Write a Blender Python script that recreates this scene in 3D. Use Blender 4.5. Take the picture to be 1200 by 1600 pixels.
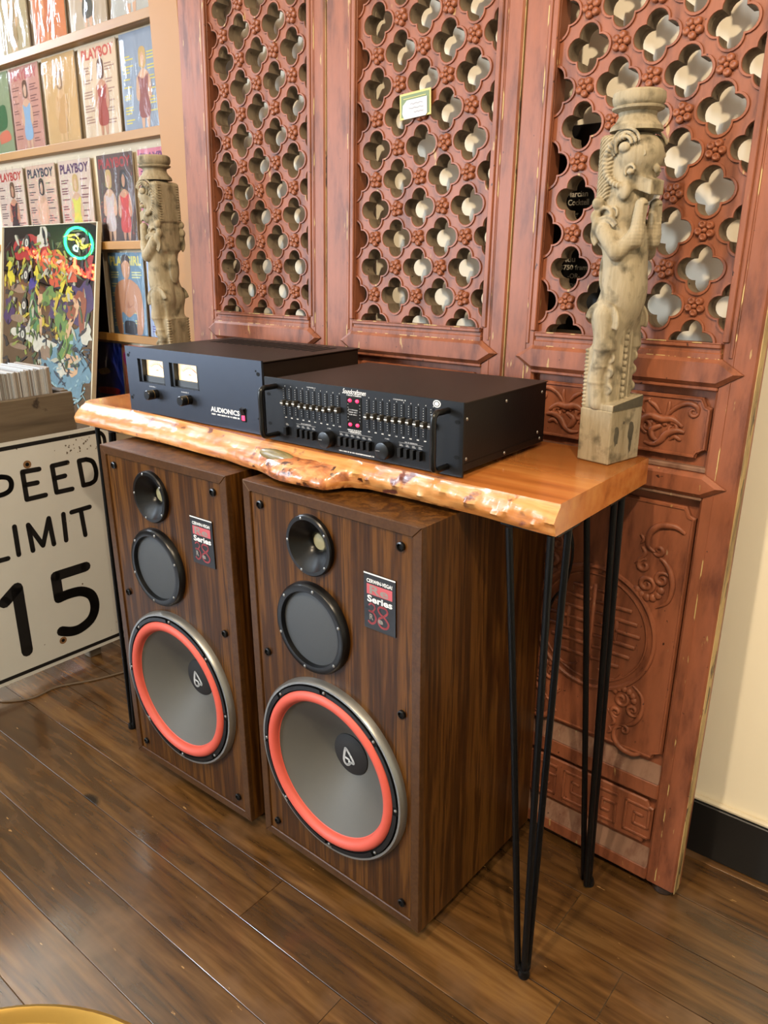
import bpy, bmesh, math, random
import numpy as np
from mathutils import Vector, Matrix, Euler

random.seed(7)
for _o in list(bpy.data.objects):
    bpy.data.objects.remove(_o, do_unlink=True)
SC = bpy.context.scene
COL = SC.collection
PI = math.pi

# ------------------------------------------------------------------ camera
cam_d = bpy.data.cameras.new('camera')
cam_d.sensor_fit = 'VERTICAL'
cam_d.sensor_height = 36.0
cam_d.lens = 36.0 * 1189.31 / 1600.0
cam_d.clip_start = 0.02
cam = bpy.data.objects.new('camera', cam_d)
COL.objects.link(cam)
_r = Vector((0.77595338, 0.63075701, -0.00647683))
_u = Vector((-0.19676063, 0.25178369, 0.9475707))
_f = Vector((-0.59931762, 0.7339963, -0.31948055))
_m = Matrix((( _r.x, _u.x, -_f.x, 0.4938), (_r.y, _u.y, -_f.y, -1.0241), (_r.z, _u.z, -_f.z, 1.325), (0, 0, 0, 1)))
cam.matrix_world = _m
SC.camera = cam

# ------------------------------------------------------------------ world, exposure
W = bpy.data.worlds.new('world'); SC.world = W
W.use_nodes = True
W.node_tree.nodes['Background'].inputs[0].default_value = (0.75, 0.85, 1.0, 1)
W.node_tree.nodes['Background'].inputs[1].default_value = 0.6
SC.view_settings.view_transform = 'Standard'
SC.view_settings.look = 'None'
SC.view_settings.gamma = 1.0
SC.view_settings.use_curve_mapping = False
SC.view_settings.exposure = 0.0

# daylight: a broad storefront window in the left wall and a narrow tall one in the front wall
WIN1 = (-3.6, -1.4, 0.5, 2.6)       # y0, y1, z0, z1 in the left wall
WIN2 = (-3.65, -3.0, 1.5, 2.7)      # x0, x1, z0, z1 in the front wall
WIN3 = (-0.05, 0.48, 2.2, 2.88)    # high transom in the left wall
RX0, RX1, RY0, CZ = -4.0, 2.6, -4.2, 3.05
DAY = (0.74, 0.86, 1.0)
def window_light(name, loc, look, sx, sy, watts):
    d = bpy.data.lights.new(name, 'AREA'); d.shape = 'RECTANGLE'; d.size = sx; d.size_y = sy; d.energy = watts; d.color = DAY
    o = bpy.data.objects.new(name, d); COL.objects.link(o); o.location = loc
    o.rotation_euler = Vector(look).to_track_quat('-Z', 'Z').to_euler()
window_light('window_left_offscreen', (RX0 + 0.03, (WIN1[0] + WIN1[1]) / 2, (WIN1[2] + WIN1[3]) / 2), (1, 0, 0), WIN1[1] - WIN1[0] - .1, WIN1[3] - WIN1[2] - .1, 150)
window_light('window_front_offscreen', ((WIN2[0] + WIN2[1]) / 2, RY0 + 0.03, (WIN2[2] + WIN2[3]) / 2), (0, 1, 0), WIN2[1] - WIN2[0] - .1, WIN2[3] - WIN2[2] - .1, 210)
window_light('window_transom_offscreen', (RX0 + 0.03, (WIN3[0] + WIN3[1]) / 2, (WIN3[2] + WIN3[3]) / 2), (1, 0, 0), WIN3[1] - WIN3[0] - .1, WIN3[3] - WIN3[2] - .1, 70)
# the room's warm ceiling spots (position, aim, watts); each lamp is built further down
LAMPS = [((-0.15, -1.6, 2.95), (-0.5, 0.4, 1.1), 195), ((1.0, -1.3, 2.95), (0.25, 0.5, 1.0), 200), ((-2.1, -0.75, 2.95), (-2.2, 0.5, 1.75), 42)]
LAMP_COL = (1.0, 0.79, 0.55)

# ------------------------------------------------------------------ helpers
def link(o, parent=None):
    COL.objects.link(o)
    if parent is not None:
        o.parent = parent
    return o

def tag(o, label=None, cat=None, group=None, kind=None):
    if label: o['label'] = label
    if cat: o['category'] = cat
    if group: o['group'] = group
    if kind: o['kind'] = kind
    return o

def thing(name, label, cat, loc=(0, 0, 0), rz=0.0, group=None):
    o = bpy.data.objects.new(name, None)
    o.empty_display_size = 0.05
    link(o); o.location = loc; o.rotation_euler = (0, 0, rz)
    return tag(o, label, cat, group)

def copy_tree(o, parent=None):
    c = o.copy(); COL.objects.link(c); c.parent = parent
    for ch in list(o.children):
        copy_tree(ch, c)
    return c

class MB:
    def __init__(s):
        s.v = []; s.f = []; s.mi = []; s.m = 0
    def add(s, vs, fs, m=None):
        b = len(s.v); m = s.m if m is None else m
        s.v.extend([tuple(map(float, q)) for q in vs])
        for f in fs:
            s.f.append(tuple(b + i for i in f)); s.mi.append(m)
        return s
    def box(s, x0, x1, y0, y1, z0, z1, b=0.0, m=None):
        X = (x0, x1); Y = (y0, y1); Z = (z0, z1)
        if b <= 0:
            vs = [(X[i], Y[j], Z[k]) for i in (0, 1) for j in (0, 1) for k in (0, 1)]
            fs = [(0, 1, 3, 2), (4, 6, 7, 5), (0, 4, 5, 1), (2, 3, 7, 6), (0, 2, 6, 4), (1, 5, 7, 3)]
            return s.add(vs, fs, m)
        vs = []; ix = {}
        for i in (0, 1):
            for j in (0, 1):
                for k in (0, 1):
                    sg = (1 if i == 0 else -1, 1 if j == 0 else -1, 1 if k == 0 else -1)
                    for a in range(3):
                        p = [X[i], Y[j], Z[k]]
                        for q in range(3):
                            if q != a: p[q] += sg[q] * b
                        ix[(i, j, k, a)] = len(vs); vs.append(p)
        fs = []
        for a in range(3):
            o1, o2 = [(1, 2), (0, 2), (0, 1)][a]
            for sd in (0, 1):
                q = []
                for (e1, e2) in ((0, 0), (1, 0), (1, 1), (0, 1)):
                    c = [0, 0, 0]; c[a] = sd; c[o1] = e1; c[o2] = e2
                    q.append(ix[(c[0], c[1], c[2], a)])
                fs.append(q)
            for e1 in (0, 1):
                for e2 in (0, 1):
                    c0 = [0, 0, 0]; c0[o1] = e1; c0[o2] = e2
                    c1 = list(c0); c1[a] = 1
                    fs.append((ix[(*c0, o1)], ix[(*c1, o1)], ix[(*c1, o2)], ix[(*c0, o2)]))
        for i in (0, 1):
            for j in (0, 1):
                for k in (0, 1):
                    fs.append((ix[(i, j, k, 0)], ix[(i, j, k, 1)], ix[(i, j, k, 2)]))
        return s.add(vs, fs, m)
    def prism(s, poly, y0, y1, ch=0.0, m=None):
        """polygon in x,z extruded from y0 (front) to y1 (back); ch chamfers the front rim"""
        n = len(poly)
        cx = sum(p[0] for p in poly) / n; cz = sum(p[1] for p in poly) / n
        vs = []; fs = []
        if ch > 0:
            ins = inset(poly, ch)
            vs += [(x, y0, z) for x, z in ins]
            vs += [(x, y0 + ch, z) for x, z in poly]
        else:
            vs += [(x, y0, z) for x, z in poly]
        vs += [(x, y1, z) for x, z in poly]
        rings = len(vs) // n
        for r in range(rings - 1):
            for i in range(n):
                j = (i + 1) % n
                fs.append((r * n + i, r * n + j, (r + 1) * n + j, (r + 1) * n + i))
        fs.append(tuple(range(n))[::-1]); fs.append(tuple(range((rings - 1) * n, rings * n)))
        return s.add(vs, fs, m)
    def tube(s, path, r, n=8, m=None, flat=1.0, cap=True, closed=False):
        P = [Vector(p) for p in path]; k = len(P)
        R = r if isinstance(r, (list, tuple)) else [r] * k
        vs = []; fs = []; up = Vector((0, 0, 1)); prev = None
        for i, p in enumerate(P):
            if closed: t = P[(i + 1) % k] - P[i - 1]
            else: t = (P[min(i + 1, k - 1)] - P[max(i - 1, 0)])
            if t.length < 1e-9: t = Vector((0, 0, 1))
            t.normalize()
            if prev is None:
                a = up if abs(t.dot(up)) < 0.9 else Vector((1, 0, 0))
                nrm = (a - t * a.dot(t)).normalized()
            else:
                nrm = (prev - t * prev.dot(t))
                nrm = nrm.normalized() if nrm.length > 1e-6 else prev
            prev = nrm; bn = t.cross(nrm)
            for q in range(n):
                an = 2 * PI * q / n
                vs.append(p + nrm * (math.cos(an) * R[i]) + bn * (math.sin(an) * R[i] * flat))
        kk = k if closed else k - 1
        for i in range(kk):
            i2 = (i + 1) % k
            for q in range(n):
                q2 = (q + 1) % n
                fs.append((i * n + q, i * n + q2, i2 * n + q2, i2 * n + q))
        if cap and not closed:
            fs.append(tuple(range(n))[::-1]); fs.append(tuple(range((k - 1) * n, k * n)))
        return s.add(vs, fs, m)
    def lathe(s, prof, c=(0, 0, 0), axis='y', n=48, m=None, a0=0.0, a1=2 * PI):
        """prof: list of (radius, height); axis 'y' height runs along +y, 'z' along +z"""
        vs = []; fs = []; full = abs(a1 - a0 - 2 * PI) < 1e-6
        na = n if full else n + 1
        for (r, h) in prof:
            for q in range(na):
                an = a0 + (a1 - a0) * q / n
                if axis == 'y': vs.append((c[0] + r * math.cos(an), c[1] + h, c[2] + r * math.sin(an)))
                elif axis == 'z': vs.append((c[0] + r * math.cos(an), c[1] + r * math.sin(an), c[2] + h))
                else: vs.append((c[0] + h, c[1] + r * math.cos(an), c[2] + r * math.sin(an)))
        for i in range(len(prof) - 1):
            for q in range(n):
                q2 = (q + 1) % na
                fs.append((i * na + q, i * na + q2, (i + 1) * na + q2, (i + 1) * na + q))
        if full:
            if prof[0][0] > 1e-6: fs.append(tuple(range(na))) if False else None
        return s.add(vs, fs, m)
    def disc(s, x, y, z, r, n=24, m=None, sx=1.0, sz=1.0):
        vs = [(x + r * sx * math.cos(2 * PI * i / n), y, z + r * sz * math.sin(2 * PI * i / n)) for i in range(n)]
        return s.add(vs, [tuple(range(n))], m)
    def rect(s, x0, x1, y, z0, z1, m=None):
        return s.add([(x0, y, z0), (x1, y, z0), (x1, y, z1), (x0, y, z1)], [(0, 1, 2, 3)], m)
    def poly(s, pts, y, m=None):
        return s.add([(a, y, b) for a, b in pts], [tuple(range(len(pts)))], m)
    def ribbon(s, pts, w, y, m=None, closed=False, ends=True, dy=0.0):
        """flat painted stroke in the x,z plane"""
        P = [Vector(p) for p in pts]
        if closed: P = P + [P[0]]
        for a, b in zip(P[:-1], P[1:]):
            d = b - a
            if d.length < 1e-9: continue
            d.normalize(); nn = Vector((-d.y, d.x)) * w / 2
            s.add([(a.x + nn.x, y, a.y + nn.y), (b.x + nn.x, y, b.y + nn.y), (b.x - nn.x, y, b.y - nn.y), (a.x - nn.x, y, a.y - nn.y)], [(0, 1, 2, 3)], m)
        lst = P if ends else P[1:-1]
        for p in lst:
            s.disc(p.x, y, p.y, w / 2, 10, m)
        return s
    def ell(s, c, r, n=12, k=8, m=None):
        vs = []; fs = []
        for i in range(k + 1):
            ph = PI * i / k
            for q in range(n):
                an = 2 * PI * q / n
                vs.append((c[0] + r[0] * math.sin(ph) * math.cos(an), c[1] + r[1] * math.sin(ph) * math.sin(an), c[2] + r[2] * math.cos(ph)))
        for i in range(k):
            for q in range(n):
                q2 = (q + 1) % n
                fs.append((i * n + q, (i + 1) * n + q, (i + 1) * n + q2, i * n + q2))
        return s.add(vs, fs, m)
    def mesh(s, name, mats, smooth=True, ang=35, weld=False):
        me = bpy.data.meshes.new(name)
        me.from_pydata(s.v, [], s.f)
        if weld:
            bm = bmesh.new(); bm.from_mesh(me)
            for f, mi in zip(bm.faces, s.mi): f.material_index = mi
            bmesh.ops.remove_doubles(bm, verts=bm.verts, dist=1e-6)
            bmesh.ops.recalc_face_normals(bm, faces=bm.faces)
            bm.to_mesh(me); bm.free()
        else:
            me.polygons.foreach_set('material_index', s.mi)
            bm = bmesh.new(); bm.from_mesh(me)
            bmesh.ops.recalc_face_normals(bm, faces=bm.faces)
            bm.to_mesh(me); bm.free()
        if not isinstance(mats, (list, tuple)): mats = [mats]
        for q in mats: me.materials.append(q)
        if smooth:
            me.polygons.foreach_set('use_smooth', [True] * len(me.polygons))
            me.set_sharp_from_angle(angle=math.radians(ang))
        me.update()
        return me
    def build(s, name, mats, parent=None, loc=None, rot=None, smooth=True, ang=35, weld=False, label=None):
        o = bpy.data.objects.new(name, s.mesh(name, mats, smooth, ang, weld))
        link(o, parent)
        if loc is not None: o.location = loc
        if rot is not None: o.rotation_euler = rot
        if label: o['label'] = label
        return o

def inset(poly, d):
    n = len(poly); out = []
    area = sum(poly[i][0] * poly[(i + 1) % n][1] - poly[(i + 1) % n][0] * poly[i][1] for i in range(n))
    sg = 1 if area > 0 else -1
    for i in range(n):
        p0 = Vector(poly[i - 1]); p1 = Vector(poly[i]); p2 = Vector(poly[(i + 1) % n])
        d1 = (p1 - p0).normalized(); d2 = (p2 - p1).normalized()
        n1 = Vector((-d1.y, d1.x)) * sg; n2 = Vector((-d2.y, d2.x)) * sg
        b = (n1 + n2); b = b / max(b.length_squared / 2, 0.3) 
        out.append((p1.x + b.x * d, p1.y + b.y * d))
    return out

def text_mesh(s, size, ext=0.0, bold=0.0, shear=0.0, sx=1.0, align='LEFT'):
    cu = bpy.data.curves.new('txt', 'FONT')
    cu.body = s; cu.size = size; cu.offset = bold; cu.shear = shear; cu.align_x = align
    cu.resolution_u = 3
    o = bpy.data.objects.new('txt', cu)
    me = bpy.data.meshes.new_from_object(o)
    vs = [(v.co.x * sx, v.co.y) for v in me.vertices]
    fs = [tuple(p.vertices) for p in me.polygons]
    bpy.data.objects.remove(o); bpy.data.curves.remove(cu); bpy.data.meshes.remove(me)
    return vs, fs

def add_text(mb, s, x, z, y, size=None, width=None, height=None, bold=0.0, shear=0.0, align='LEFT', m=None):
    """flat lettering in the x,z plane facing -y, fitted to width/height when given"""
    vs, fs = text_mesh(s, 1.0, bold=bold, shear=shear)
    if not vs: return mb
    xs = [v[0] for v in vs]; zs = [v[1] for v in vs]
    x0, x1, z0, z1 = min(xs), max(xs), min(zs), max(zs)
    if size: kx = kz = size
    else:
        kx = width / (x1 - x0) if width else None
        kz = height / (z1 - z0) if height else kx
        if kx is None: kx = kz
    wtot = (x1 - x0) * kx
    ox = x if align == 'LEFT' else (x - wtot / 2 if align == 'CENTER' else x - wtot)
    return mb.add([(ox + (a - x0) * kx, y, z + (b - z0) * kz) for a, b in vs], fs, m)

def smear(mb, x, z, y, w, h, seed=0, align='LEFT', m=None):
    """illegibly small print: a row of tiny ticks"""
    r_ = random.Random(seed); a = x - (w / 2 if align == 'CENTER' else 0); e = a + w
    while a < e:
        k = r_.uniform(0.3, 0.7) * h; b = min(a + k, e); mb.rect(a, b, y, z + r_.uniform(0, .15) * h, z + r_.uniform(.85, 1) * h, m)
        a = b + (h * 0.16 if r_.random() < 0.85 else h * 0.7)
    return mb

def catmull(pts, n=8, closed=False):
    P = [Vector(p) for p in pts]; k = len(P); out = []
    rng = range(k if closed else k - 1)
    for i in rng:
        if closed: p0, p1, p2, p3 = P[i - 1], P[i], P[(i + 1) % k], P[(i + 2) % k]
        else: p0, p1, p2, p3 = P[max(i - 1, 0)], P[i], P[i + 1], P[min(i + 2, k - 1)]
        for j in range(n):
            t = j / n
            out.append(0.5 * ((2 * p1) + (p2 - p0) * t + (2 * p0 - 5 * p1 + 4 * p2 - p3) * t * t + (3 * p1 - p0 - 3 * p2 + p3) * t ** 3))
    if not closed: out.append(P[-1].copy())
    return out

# ------------------------------------------------------------------ materials
def srgb(r, g, b):
    f = lambda c: (c / 255 / 12.92) if c / 255 <= 0.04045 else ((c / 255 + 0.055) / 1.055) ** 2.4
    return (f(r), f(g), f(b))

MATS = {}
def new_mat(name):
    m = bpy.data.materials.new(name); m.use_nodes = True
    nt = m.node_tree; b = nt.nodes['Principled BSDF']
    return m, nt, b

def plain(name, col, rough=0.5, metal=0.0, spec=0.5, coat=0.0, emit=None, es=0.0, var=0.08, scale=30.0, bump=0.0, bscale=200.0):
    """procedural: base colour broken up by a noise"""
    if name in MATS: return MATS[name]
    if not name.startswith(('wall', 'ceiling', 'baseboard_cap', 'print')): col = tuple(c * (0.58 if name.startswith('ink') else 0.72) for c in col)
    m, nt, b = new_mat(name); N = nt.nodes; L = nt.links
    b.inputs['Roughness'].default_value = rough
    b.inputs['Metallic'].default_value = metal
    b.inputs['Specular IOR Level'].default_value = spec
    b.inputs['Coat Weight'].default_value = coat
    b.inputs['Coat Roughness'].default_value = 0.08
    tc = N.new('ShaderNodeTexCoord')
    nz = N.new('ShaderNodeTexNoise'); nz.inputs['Scale'].default_value = scale; nz.inputs['Detail'].default_value = 3
    L.new(tc.outputs['Object'], nz.inputs['Vector'])
    mx = N.new('ShaderNodeMix'); mx.data_type = 'RGBA'
    mx.inputs['A'].default_value = (*[max(c * (1 - var), 0) for c in col], 1)
    mx.inputs['B'].default_value = (*[min(c * (1 + var), 1) for c in col], 1)
    L.new(nz.outputs['Fac'], mx.inputs['Factor'])
    L.new(mx.outputs['Result'], b.inputs['Base Color'])
    if emit:
        b.inputs['Emission Color'].default_value = (*emit, 1); b.inputs['Emission Strength'].default_value = es
    if bump > 0:
        n2 = N.new('ShaderNodeTexNoise'); n2.inputs['Scale'].default_value = bscale; n2.inputs['Detail'].default_value = 4
        L.new(tc.outputs['Object'], n2.inputs['Vector'])
        bp = N.new('ShaderNodeBump'); bp.inputs['Strength'].default_value = bump; bp.inputs['Distance'].default_value = 0.002
        L.new(n2.outputs['Fac'], bp.inputs['Height']); L.new(bp.outputs['Normal'], b.inputs['Normal'])
    if name.startswith('paint_'):
        b.inputs['Coat Roughness'].default_value = 0.0; b.inputs['Coat IOR'].default_value = 2.0
    MATS[name] = m
    return m

def ramp(nt, fac, stops):
    r = nt.nodes.new('ShaderNodeValToRGB')
    e = r.color_ramp.elements
    while len(e) < len(stops): e.new(0.5)
    for q, (p, c) in zip(e, stops):
        q.position = p; q.color = (*c, 1)
    nt.links.new(fac, r.inputs['Fac'])
    return r

def wood(name, stops, alb=0.75, scale=(12, 12, 0.8), rough=0.4, coat=0.0, ring=6.0, dist=3.0, fine=90.0, bump=0.05, rand=True, knots=0.0, blotch=None, spec=0.5, fleck=None):
    """grain stretched along the axis with the smallest scale"""
    stops = [(p_, tuple(c * alb for c in q_)) for p_, q_ in stops]
    if blotch: blotch = (*blotch[:3], tuple(c * alb for c in blotch[3]))
    m, nt, b = new_mat(name); N = nt.nodes; L = nt.links
    b.inputs['Roughness'].default_value = rough; b.inputs['Coat Weight'].default_value = coat; b.inputs['Coat Roughness'].default_value = 0.12
    b.inputs['Specular IOR Level'].default_value = spec
    tc = N.new('ShaderNodeTexCoord'); vec = tc.outputs['Object']
    if rand:
        oi = N.new('ShaderNodeObjectInfo')
        ad = N.new('ShaderNodeVectorMath'); ad.operation = 'ADD'
        sc = N.new('ShaderNodeVectorMath'); sc.operation = 'SCALE'
        cmb = N.new('ShaderNodeCombineXYZ')
        for k in range(3): L.new(oi.outputs['Random'], cmb.inputs[k])
        L.new(cmb.outputs[0], sc.inputs[0]); sc.inputs['Scale'].default_value = 37.0
        L.new(vec, ad.inputs[0]); L.new(sc.outputs[0], ad.inputs[1]); vec = ad.outputs[0]
    mp = N.new('ShaderNodeMapping'); mp.inputs['Scale'].default_value = scale
    L.new(vec, mp.inputs['Vector'])
    n1 = N.new('ShaderNodeTexNoise'); n1.inputs['Scale'].default_value = 1.0; n1.inputs['Detail'].default_value = 6; n1.inputs['Distortion'].default_value = 0.6
    L.new(mp.outputs[0], n1.inputs['Vector'])
    mu = N.new('ShaderNodeMath'); mu.operation = 'MULTIPLY'; mu.inputs[1].default_value = ring
    L.new(n1.outputs['Fac'], mu.inputs[0])
    fr = N.new('ShaderNodeMath'); fr.operation = 'PINGPONG'; fr.inputs[1].default_value = 1.0
    L.new(mu.outputs[0], fr.inputs[0])
    n2 = N.new('ShaderNodeTexNoise'); n2.inputs['Scale'].default_value = fine / 10; n2.inputs['Detail'].default_value = 5
    L.new(mp.outputs[0], n2.inputs['Vector'])
    mm = N.new('ShaderNodeMix'); mm.data_type = 'FLOAT'; mm.inputs['Factor'].default_value = 0.55
    L.new(fr.outputs[0], mm.inputs['A']); L.new(n2.outputs['Fac'], mm.inputs['B'])
    r = ramp(nt, mm.outputs['Result'], stops)
    col = r.outputs['Color']
    if rand:
        hs = N.new('ShaderNodeHueSaturation')
        ma = N.new('ShaderNodeMapRange'); ma.inputs['To Min'].default_value = 0.8; ma.inputs['To Max'].default_value = 1.25
        L.new(oi.outputs['Random'], ma.inputs['Value']); L.new(ma.outputs[0], hs.inputs['Value'])
        L.new(col, hs.inputs['Color']); col = hs.outputs['Color']
    if knots > 0:
        vo = N.new('ShaderNodeTexVoronoi'); vo.inputs['Scale'].default_value = 1.0
        m2 = N.new('ShaderNodeMapping'); m2.inputs['Scale'].default_value = (3.2, 5.5, 5.5)
        L.new(vec, m2.inputs['Vector']); L.new(m2.outputs[0], vo.inputs['Vector'])
        rk = ramp(nt, vo.outputs['Distance'], [(0.0, (1, 1, 1)), (knots * 0.6, (1, 1, 1)), (knots, (0, 0, 0))])
        mk = N.new('ShaderNodeMix'); mk.data_type = 'RGBA'
        L.new(rk.outputs['Color'], mk.inputs['Factor']); L.new(col, mk.inputs['A']); mk.inputs['B'].default_value = (*[c * 0.35 for c in stops[0][1]], 1)
        col = mk.outputs['Result']
    if blotch:
        n3 = N.new('ShaderNodeTexNoise'); n3.inputs['Scale'].default_value = blotch[0]; n3.inputs['Detail'].default_value = 4
        L.new(vec, n3.inputs['Vector'])
        rb = ramp(nt, n3.outputs['Fac'], [(blotch[1], (0, 0, 0)), (blotch[2], (1, 1, 1))])
        mb_ = N.new('ShaderNodeMix'); mb_.data_type = 'RGBA'
        L.new(rb.outputs['Color'], mb_.inputs['Factor']); L.new(col, mb_.inputs['A']); mb_.inputs['B'].default_value = (*blotch[3], 1)
        col = mb_.outputs['Result']
    if fleck:
        m4 = N.new('ShaderNodeMapping'); m4.inputs['Scale'].default_value = fleck[0]; m4.inputs['Rotation'].default_value = (0, 0, 0.12)
        L.new(vec, m4.inputs['Vector'])
        n4 = N.new('ShaderNodeTexNoise'); n4.inputs['Scale'].default_value = 1.0; n4.inputs['Detail'].default_value = 3
        L.new(m4.outputs[0], n4.inputs['Vector'])
        r4 = ramp(nt, n4.outputs['Fac'], [(fleck[1], (0, 0, 0)), (fleck[1] + 0.03, (1, 1, 1))])
        mf = N.new('ShaderNodeMix'); mf.data_type = 'RGBA'
        L.new(r4.outputs['Color'], mf.inputs['Factor']); L.new(col, mf.inputs['A']); mf.inputs['B'].default_value = (*[c * alb for c in fleck[2]], 1)
        col = mf.outputs['Result']
    L.new(col, b.inputs['Base Color'])
    if bump > 0:
        bp = N.new('ShaderNodeBump'); bp.inputs['Strength'].default_value = bump; bp.inputs['Distance'].default_value = 0.003
        L.new(mm.outputs['Result'], bp.inputs['Height']); L.new(bp.outputs['Normal'], b.inputs['Normal'])
    MATS[name] = m
    return m

def worn_paint(name, col, dark, chip, rough=0.5, chip_th=0.66):
    """old painted wood: base paint, dirt blotches, small chips to bare wood"""
    col, dark, chip = (tuple(c * 0.7 for c in q_) for q_ in (col, dark, chip))
    m, nt, b = new_mat(name); N = nt.nodes; L = nt.links
    b.inputs['Roughness'].default_value = rough; b.inputs['Specular IOR Level'].default_value = 0.3
    tc = N.new('ShaderNodeTexCoord')
    n1 = N.new('ShaderNodeTexNoise'); n1.inputs['Scale'].default_value = 1.0; n1.inputs['Detail'].default_value = 7; n1.inputs['Roughness'].default_value = 0.62
    m1 = N.new('ShaderNodeMapping'); m1.inputs['Scale'].default_value = (26, 26, 6); L.new(tc.outputs['Object'], m1.inputs['Vector'])
    L.new(m1.outputs[0], n1.inputs['Vector'])
    r1 = ramp(nt, n1.outputs['Fac'], [(0.34, dark), (0.5, col), (0.72, tuple(min(1, c * 1.25) for c in col))])
    mp = N.new('ShaderNodeMapping'); mp.inputs['Scale'].default_value = (60, 60, 14)
    L.new(tc.outputs['Object'], mp.inputs['Vector'])
    n2 = N.new('ShaderNodeTexNoise'); n2.inputs['Scale'].default_value = 1.0; n2.inputs['Detail'].default_value = 5
    L.new(mp.outputs[0], n2.inputs['Vector'])
    r2 = ramp(nt, n2.outputs['Fac'], [(chip_th, (0, 0, 0)), (chip_th + 0.03, (1, 1, 1))])
    mx = N.new('ShaderNodeMix'); mx.data_type = 'RGBA'
    L.new(r2.outputs['Color'], mx.inputs['Factor']); L.new(r1.outputs['Color'], mx.inputs['A']); mx.inputs['B'].default_value = (*chip, 1)
    n3 = N.new('ShaderNodeTexNoise'); n3.inputs['Scale'].default_value = 70; n3.inputs['Detail'].default_value = 2
    L.new(tc.outputs['Object'], n3.inputs['Vector'])
    r3 = ramp(nt, n3.outputs['Fac'], [(0.24, (1, 1, 1)), (0.28, (0, 0, 0))])
    mx2 = N.new('ShaderNodeMix'); mx2.data_type = 'RGBA'
    L.new(r3.outputs['Color'], mx2.inputs['Factor']); L.new(mx.outputs['Result'], mx2.inputs['A']); mx2.inputs['B'].default_value = (*[c * 0.35 for c in dark], 1)
    L.new(mx2.outputs['Result'], b.inputs['Base Color'])
    bp = N.new('ShaderNodeBump'); bp.inputs['Strength'].default_value = 0.25; bp.inputs['Distance'].default_value = 0.002
    L.new(n2.outputs['Fac'], bp.inputs['Height']); L.new(bp.outputs['Normal'], b.inputs['Normal'])
    MATS[name] = m
    return m

RED = worn_paint('red_lacquer', srgb(148, 87, 59), srgb(108, 60, 40), srgb(184, 150, 98), 0.42, 0.67)
RED_D = worn_paint('red_lacquer_carving', srgb(148, 87, 59), srgb(108, 60, 40), srgb(160, 130, 100), 0.45, 0.72)
DUSTY = worn_paint('dusty_moulding', srgb(140, 105, 85), srgb(110, 70, 52), srgb(160, 140, 108), 0.6, 0.68)
GILT = worn_paint('broken_gilding', srgb(148, 87, 59), srgb(96, 60, 40), srgb(206, 176, 116), 0.5, 0.53)
RAWGOLD = worn_paint('bare_wood_edge', srgb(190, 160, 105), srgb(120, 95, 60), srgb(90, 70, 50), 0.6, 0.6)
VENEER = wood('walnut_veneer', [(0.15, srgb(50, 26, 8)), (0.38, srgb(98, 58, 20)), (0.55, srgb(138, 88, 36)), (0.68, srgb(78, 44, 14)), (0.85, srgb(112, 68, 26))], spec=0.2, alb=0.42, scale=(34, 34, 1.5), rough=0.36, ring=3.5, fine=60, bump=0.02, rand=False)
VENEER_E = wood('walnut_veneer_edge', [(0.15, srgb(62, 40, 24)), (0.55, srgb(104, 68, 36)), (0.85, srgb(80, 48, 22))], spec=0.25, alb=0.5, scale=(26, 26, 26), rough=0.34, ring=2, fine=60, bump=0.02, rand=False)
SLAB = wood('slab_wood', [(0.1, srgb(150, 82, 34)), (0.45, srgb(196, 118, 56)), (0.8, srgb(214, 142, 74))], alb=0.78, scale=(1.3, 14, 14), rough=0.25, coat=0.5, ring=3.0, fine=40, bump=0.02, rand=False)
SLAB_E = wood('slab_live_edge', [(0.12, srgb(140, 78, 40)), (0.42, srgb(190, 120, 58)), (0.7, srgb(208, 150, 88)), (0.9, srgb(176, 100, 48))], alb=0.9, scale=(5, 26, 40), rough=0.36, coat=0.15, ring=3.0, fine=30, bump=0.5, rand=False, blotch=(26, 0.6, 0.68, srgb(108, 58, 46)))
BURL = wood('slab_burl', [(0.15, srgb(96, 50, 26)), (0.45, srgb(176, 104, 54)), (0.75, srgb(214, 150, 92))], alb=0.85, scale=(14, 40, 30), rough=0.3, coat=0.35, ring=5, fine=30, bump=0.5, rand=False, blotch=(50, 0.6, 0.66, srgb(70, 36, 20)))
KNOT = wood('slab_knot', [(0.15, srgb(84, 70, 36)), (0.5, srgb(140, 124, 74)), (0.85, srgb(112, 98, 52))], scale=(8, 60, 60), rough=0.4, coat=0.3, ring=5, fine=30, bump=0.4, rand=False)
PLANK = wood('floor_plank', [(0.15, srgb(54, 35, 16)), (0.42, srgb(94, 64, 32)), (0.62, srgb(116, 83, 45)), (0.85, srgb(78, 52, 26))], alb=0.82, scale=(1.6, 17, 17), rough=0.27, coat=0.6, ring=4.0, fine=50, bump=0.08, rand=True, knots=0.13, blotch=(5, 0.56, 0.74, srgb(112, 84, 58)), fleck=((26, 110, 110), 0.735, srgb(176, 136, 84)))
JOINT = plain('floor_joint', srgb(138, 112, 78), 0.6, var=0.4, scale=9)
WEATHER = wood('weathered_board', [(0.1, srgb(70, 60, 48)), (0.5, srgb(108, 94, 76)), (0.9, srgb(128, 114, 94))], alb=0.7, scale=(14, 1.2, 14), rough=0.75, ring=3, fine=60, bump=0.3, rand=True, blotch=(18, 0.64, 0.7, srgb(60, 48, 38)))
SHELFW = wood('shelf_wood', [(0.1, srgb(128, 84, 34)), (0.5, srgb(152, 106, 46)), (0.9, srgb(166, 120, 56))], alb=0.75, scale=(1.5, 12, 12), rough=0.5, ring=2, fine=40, bump=0.02, rand=True)
POSTW = plain('post_tan', srgb(164, 112, 44), 0.55, var=0.05, scale=6)
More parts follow.
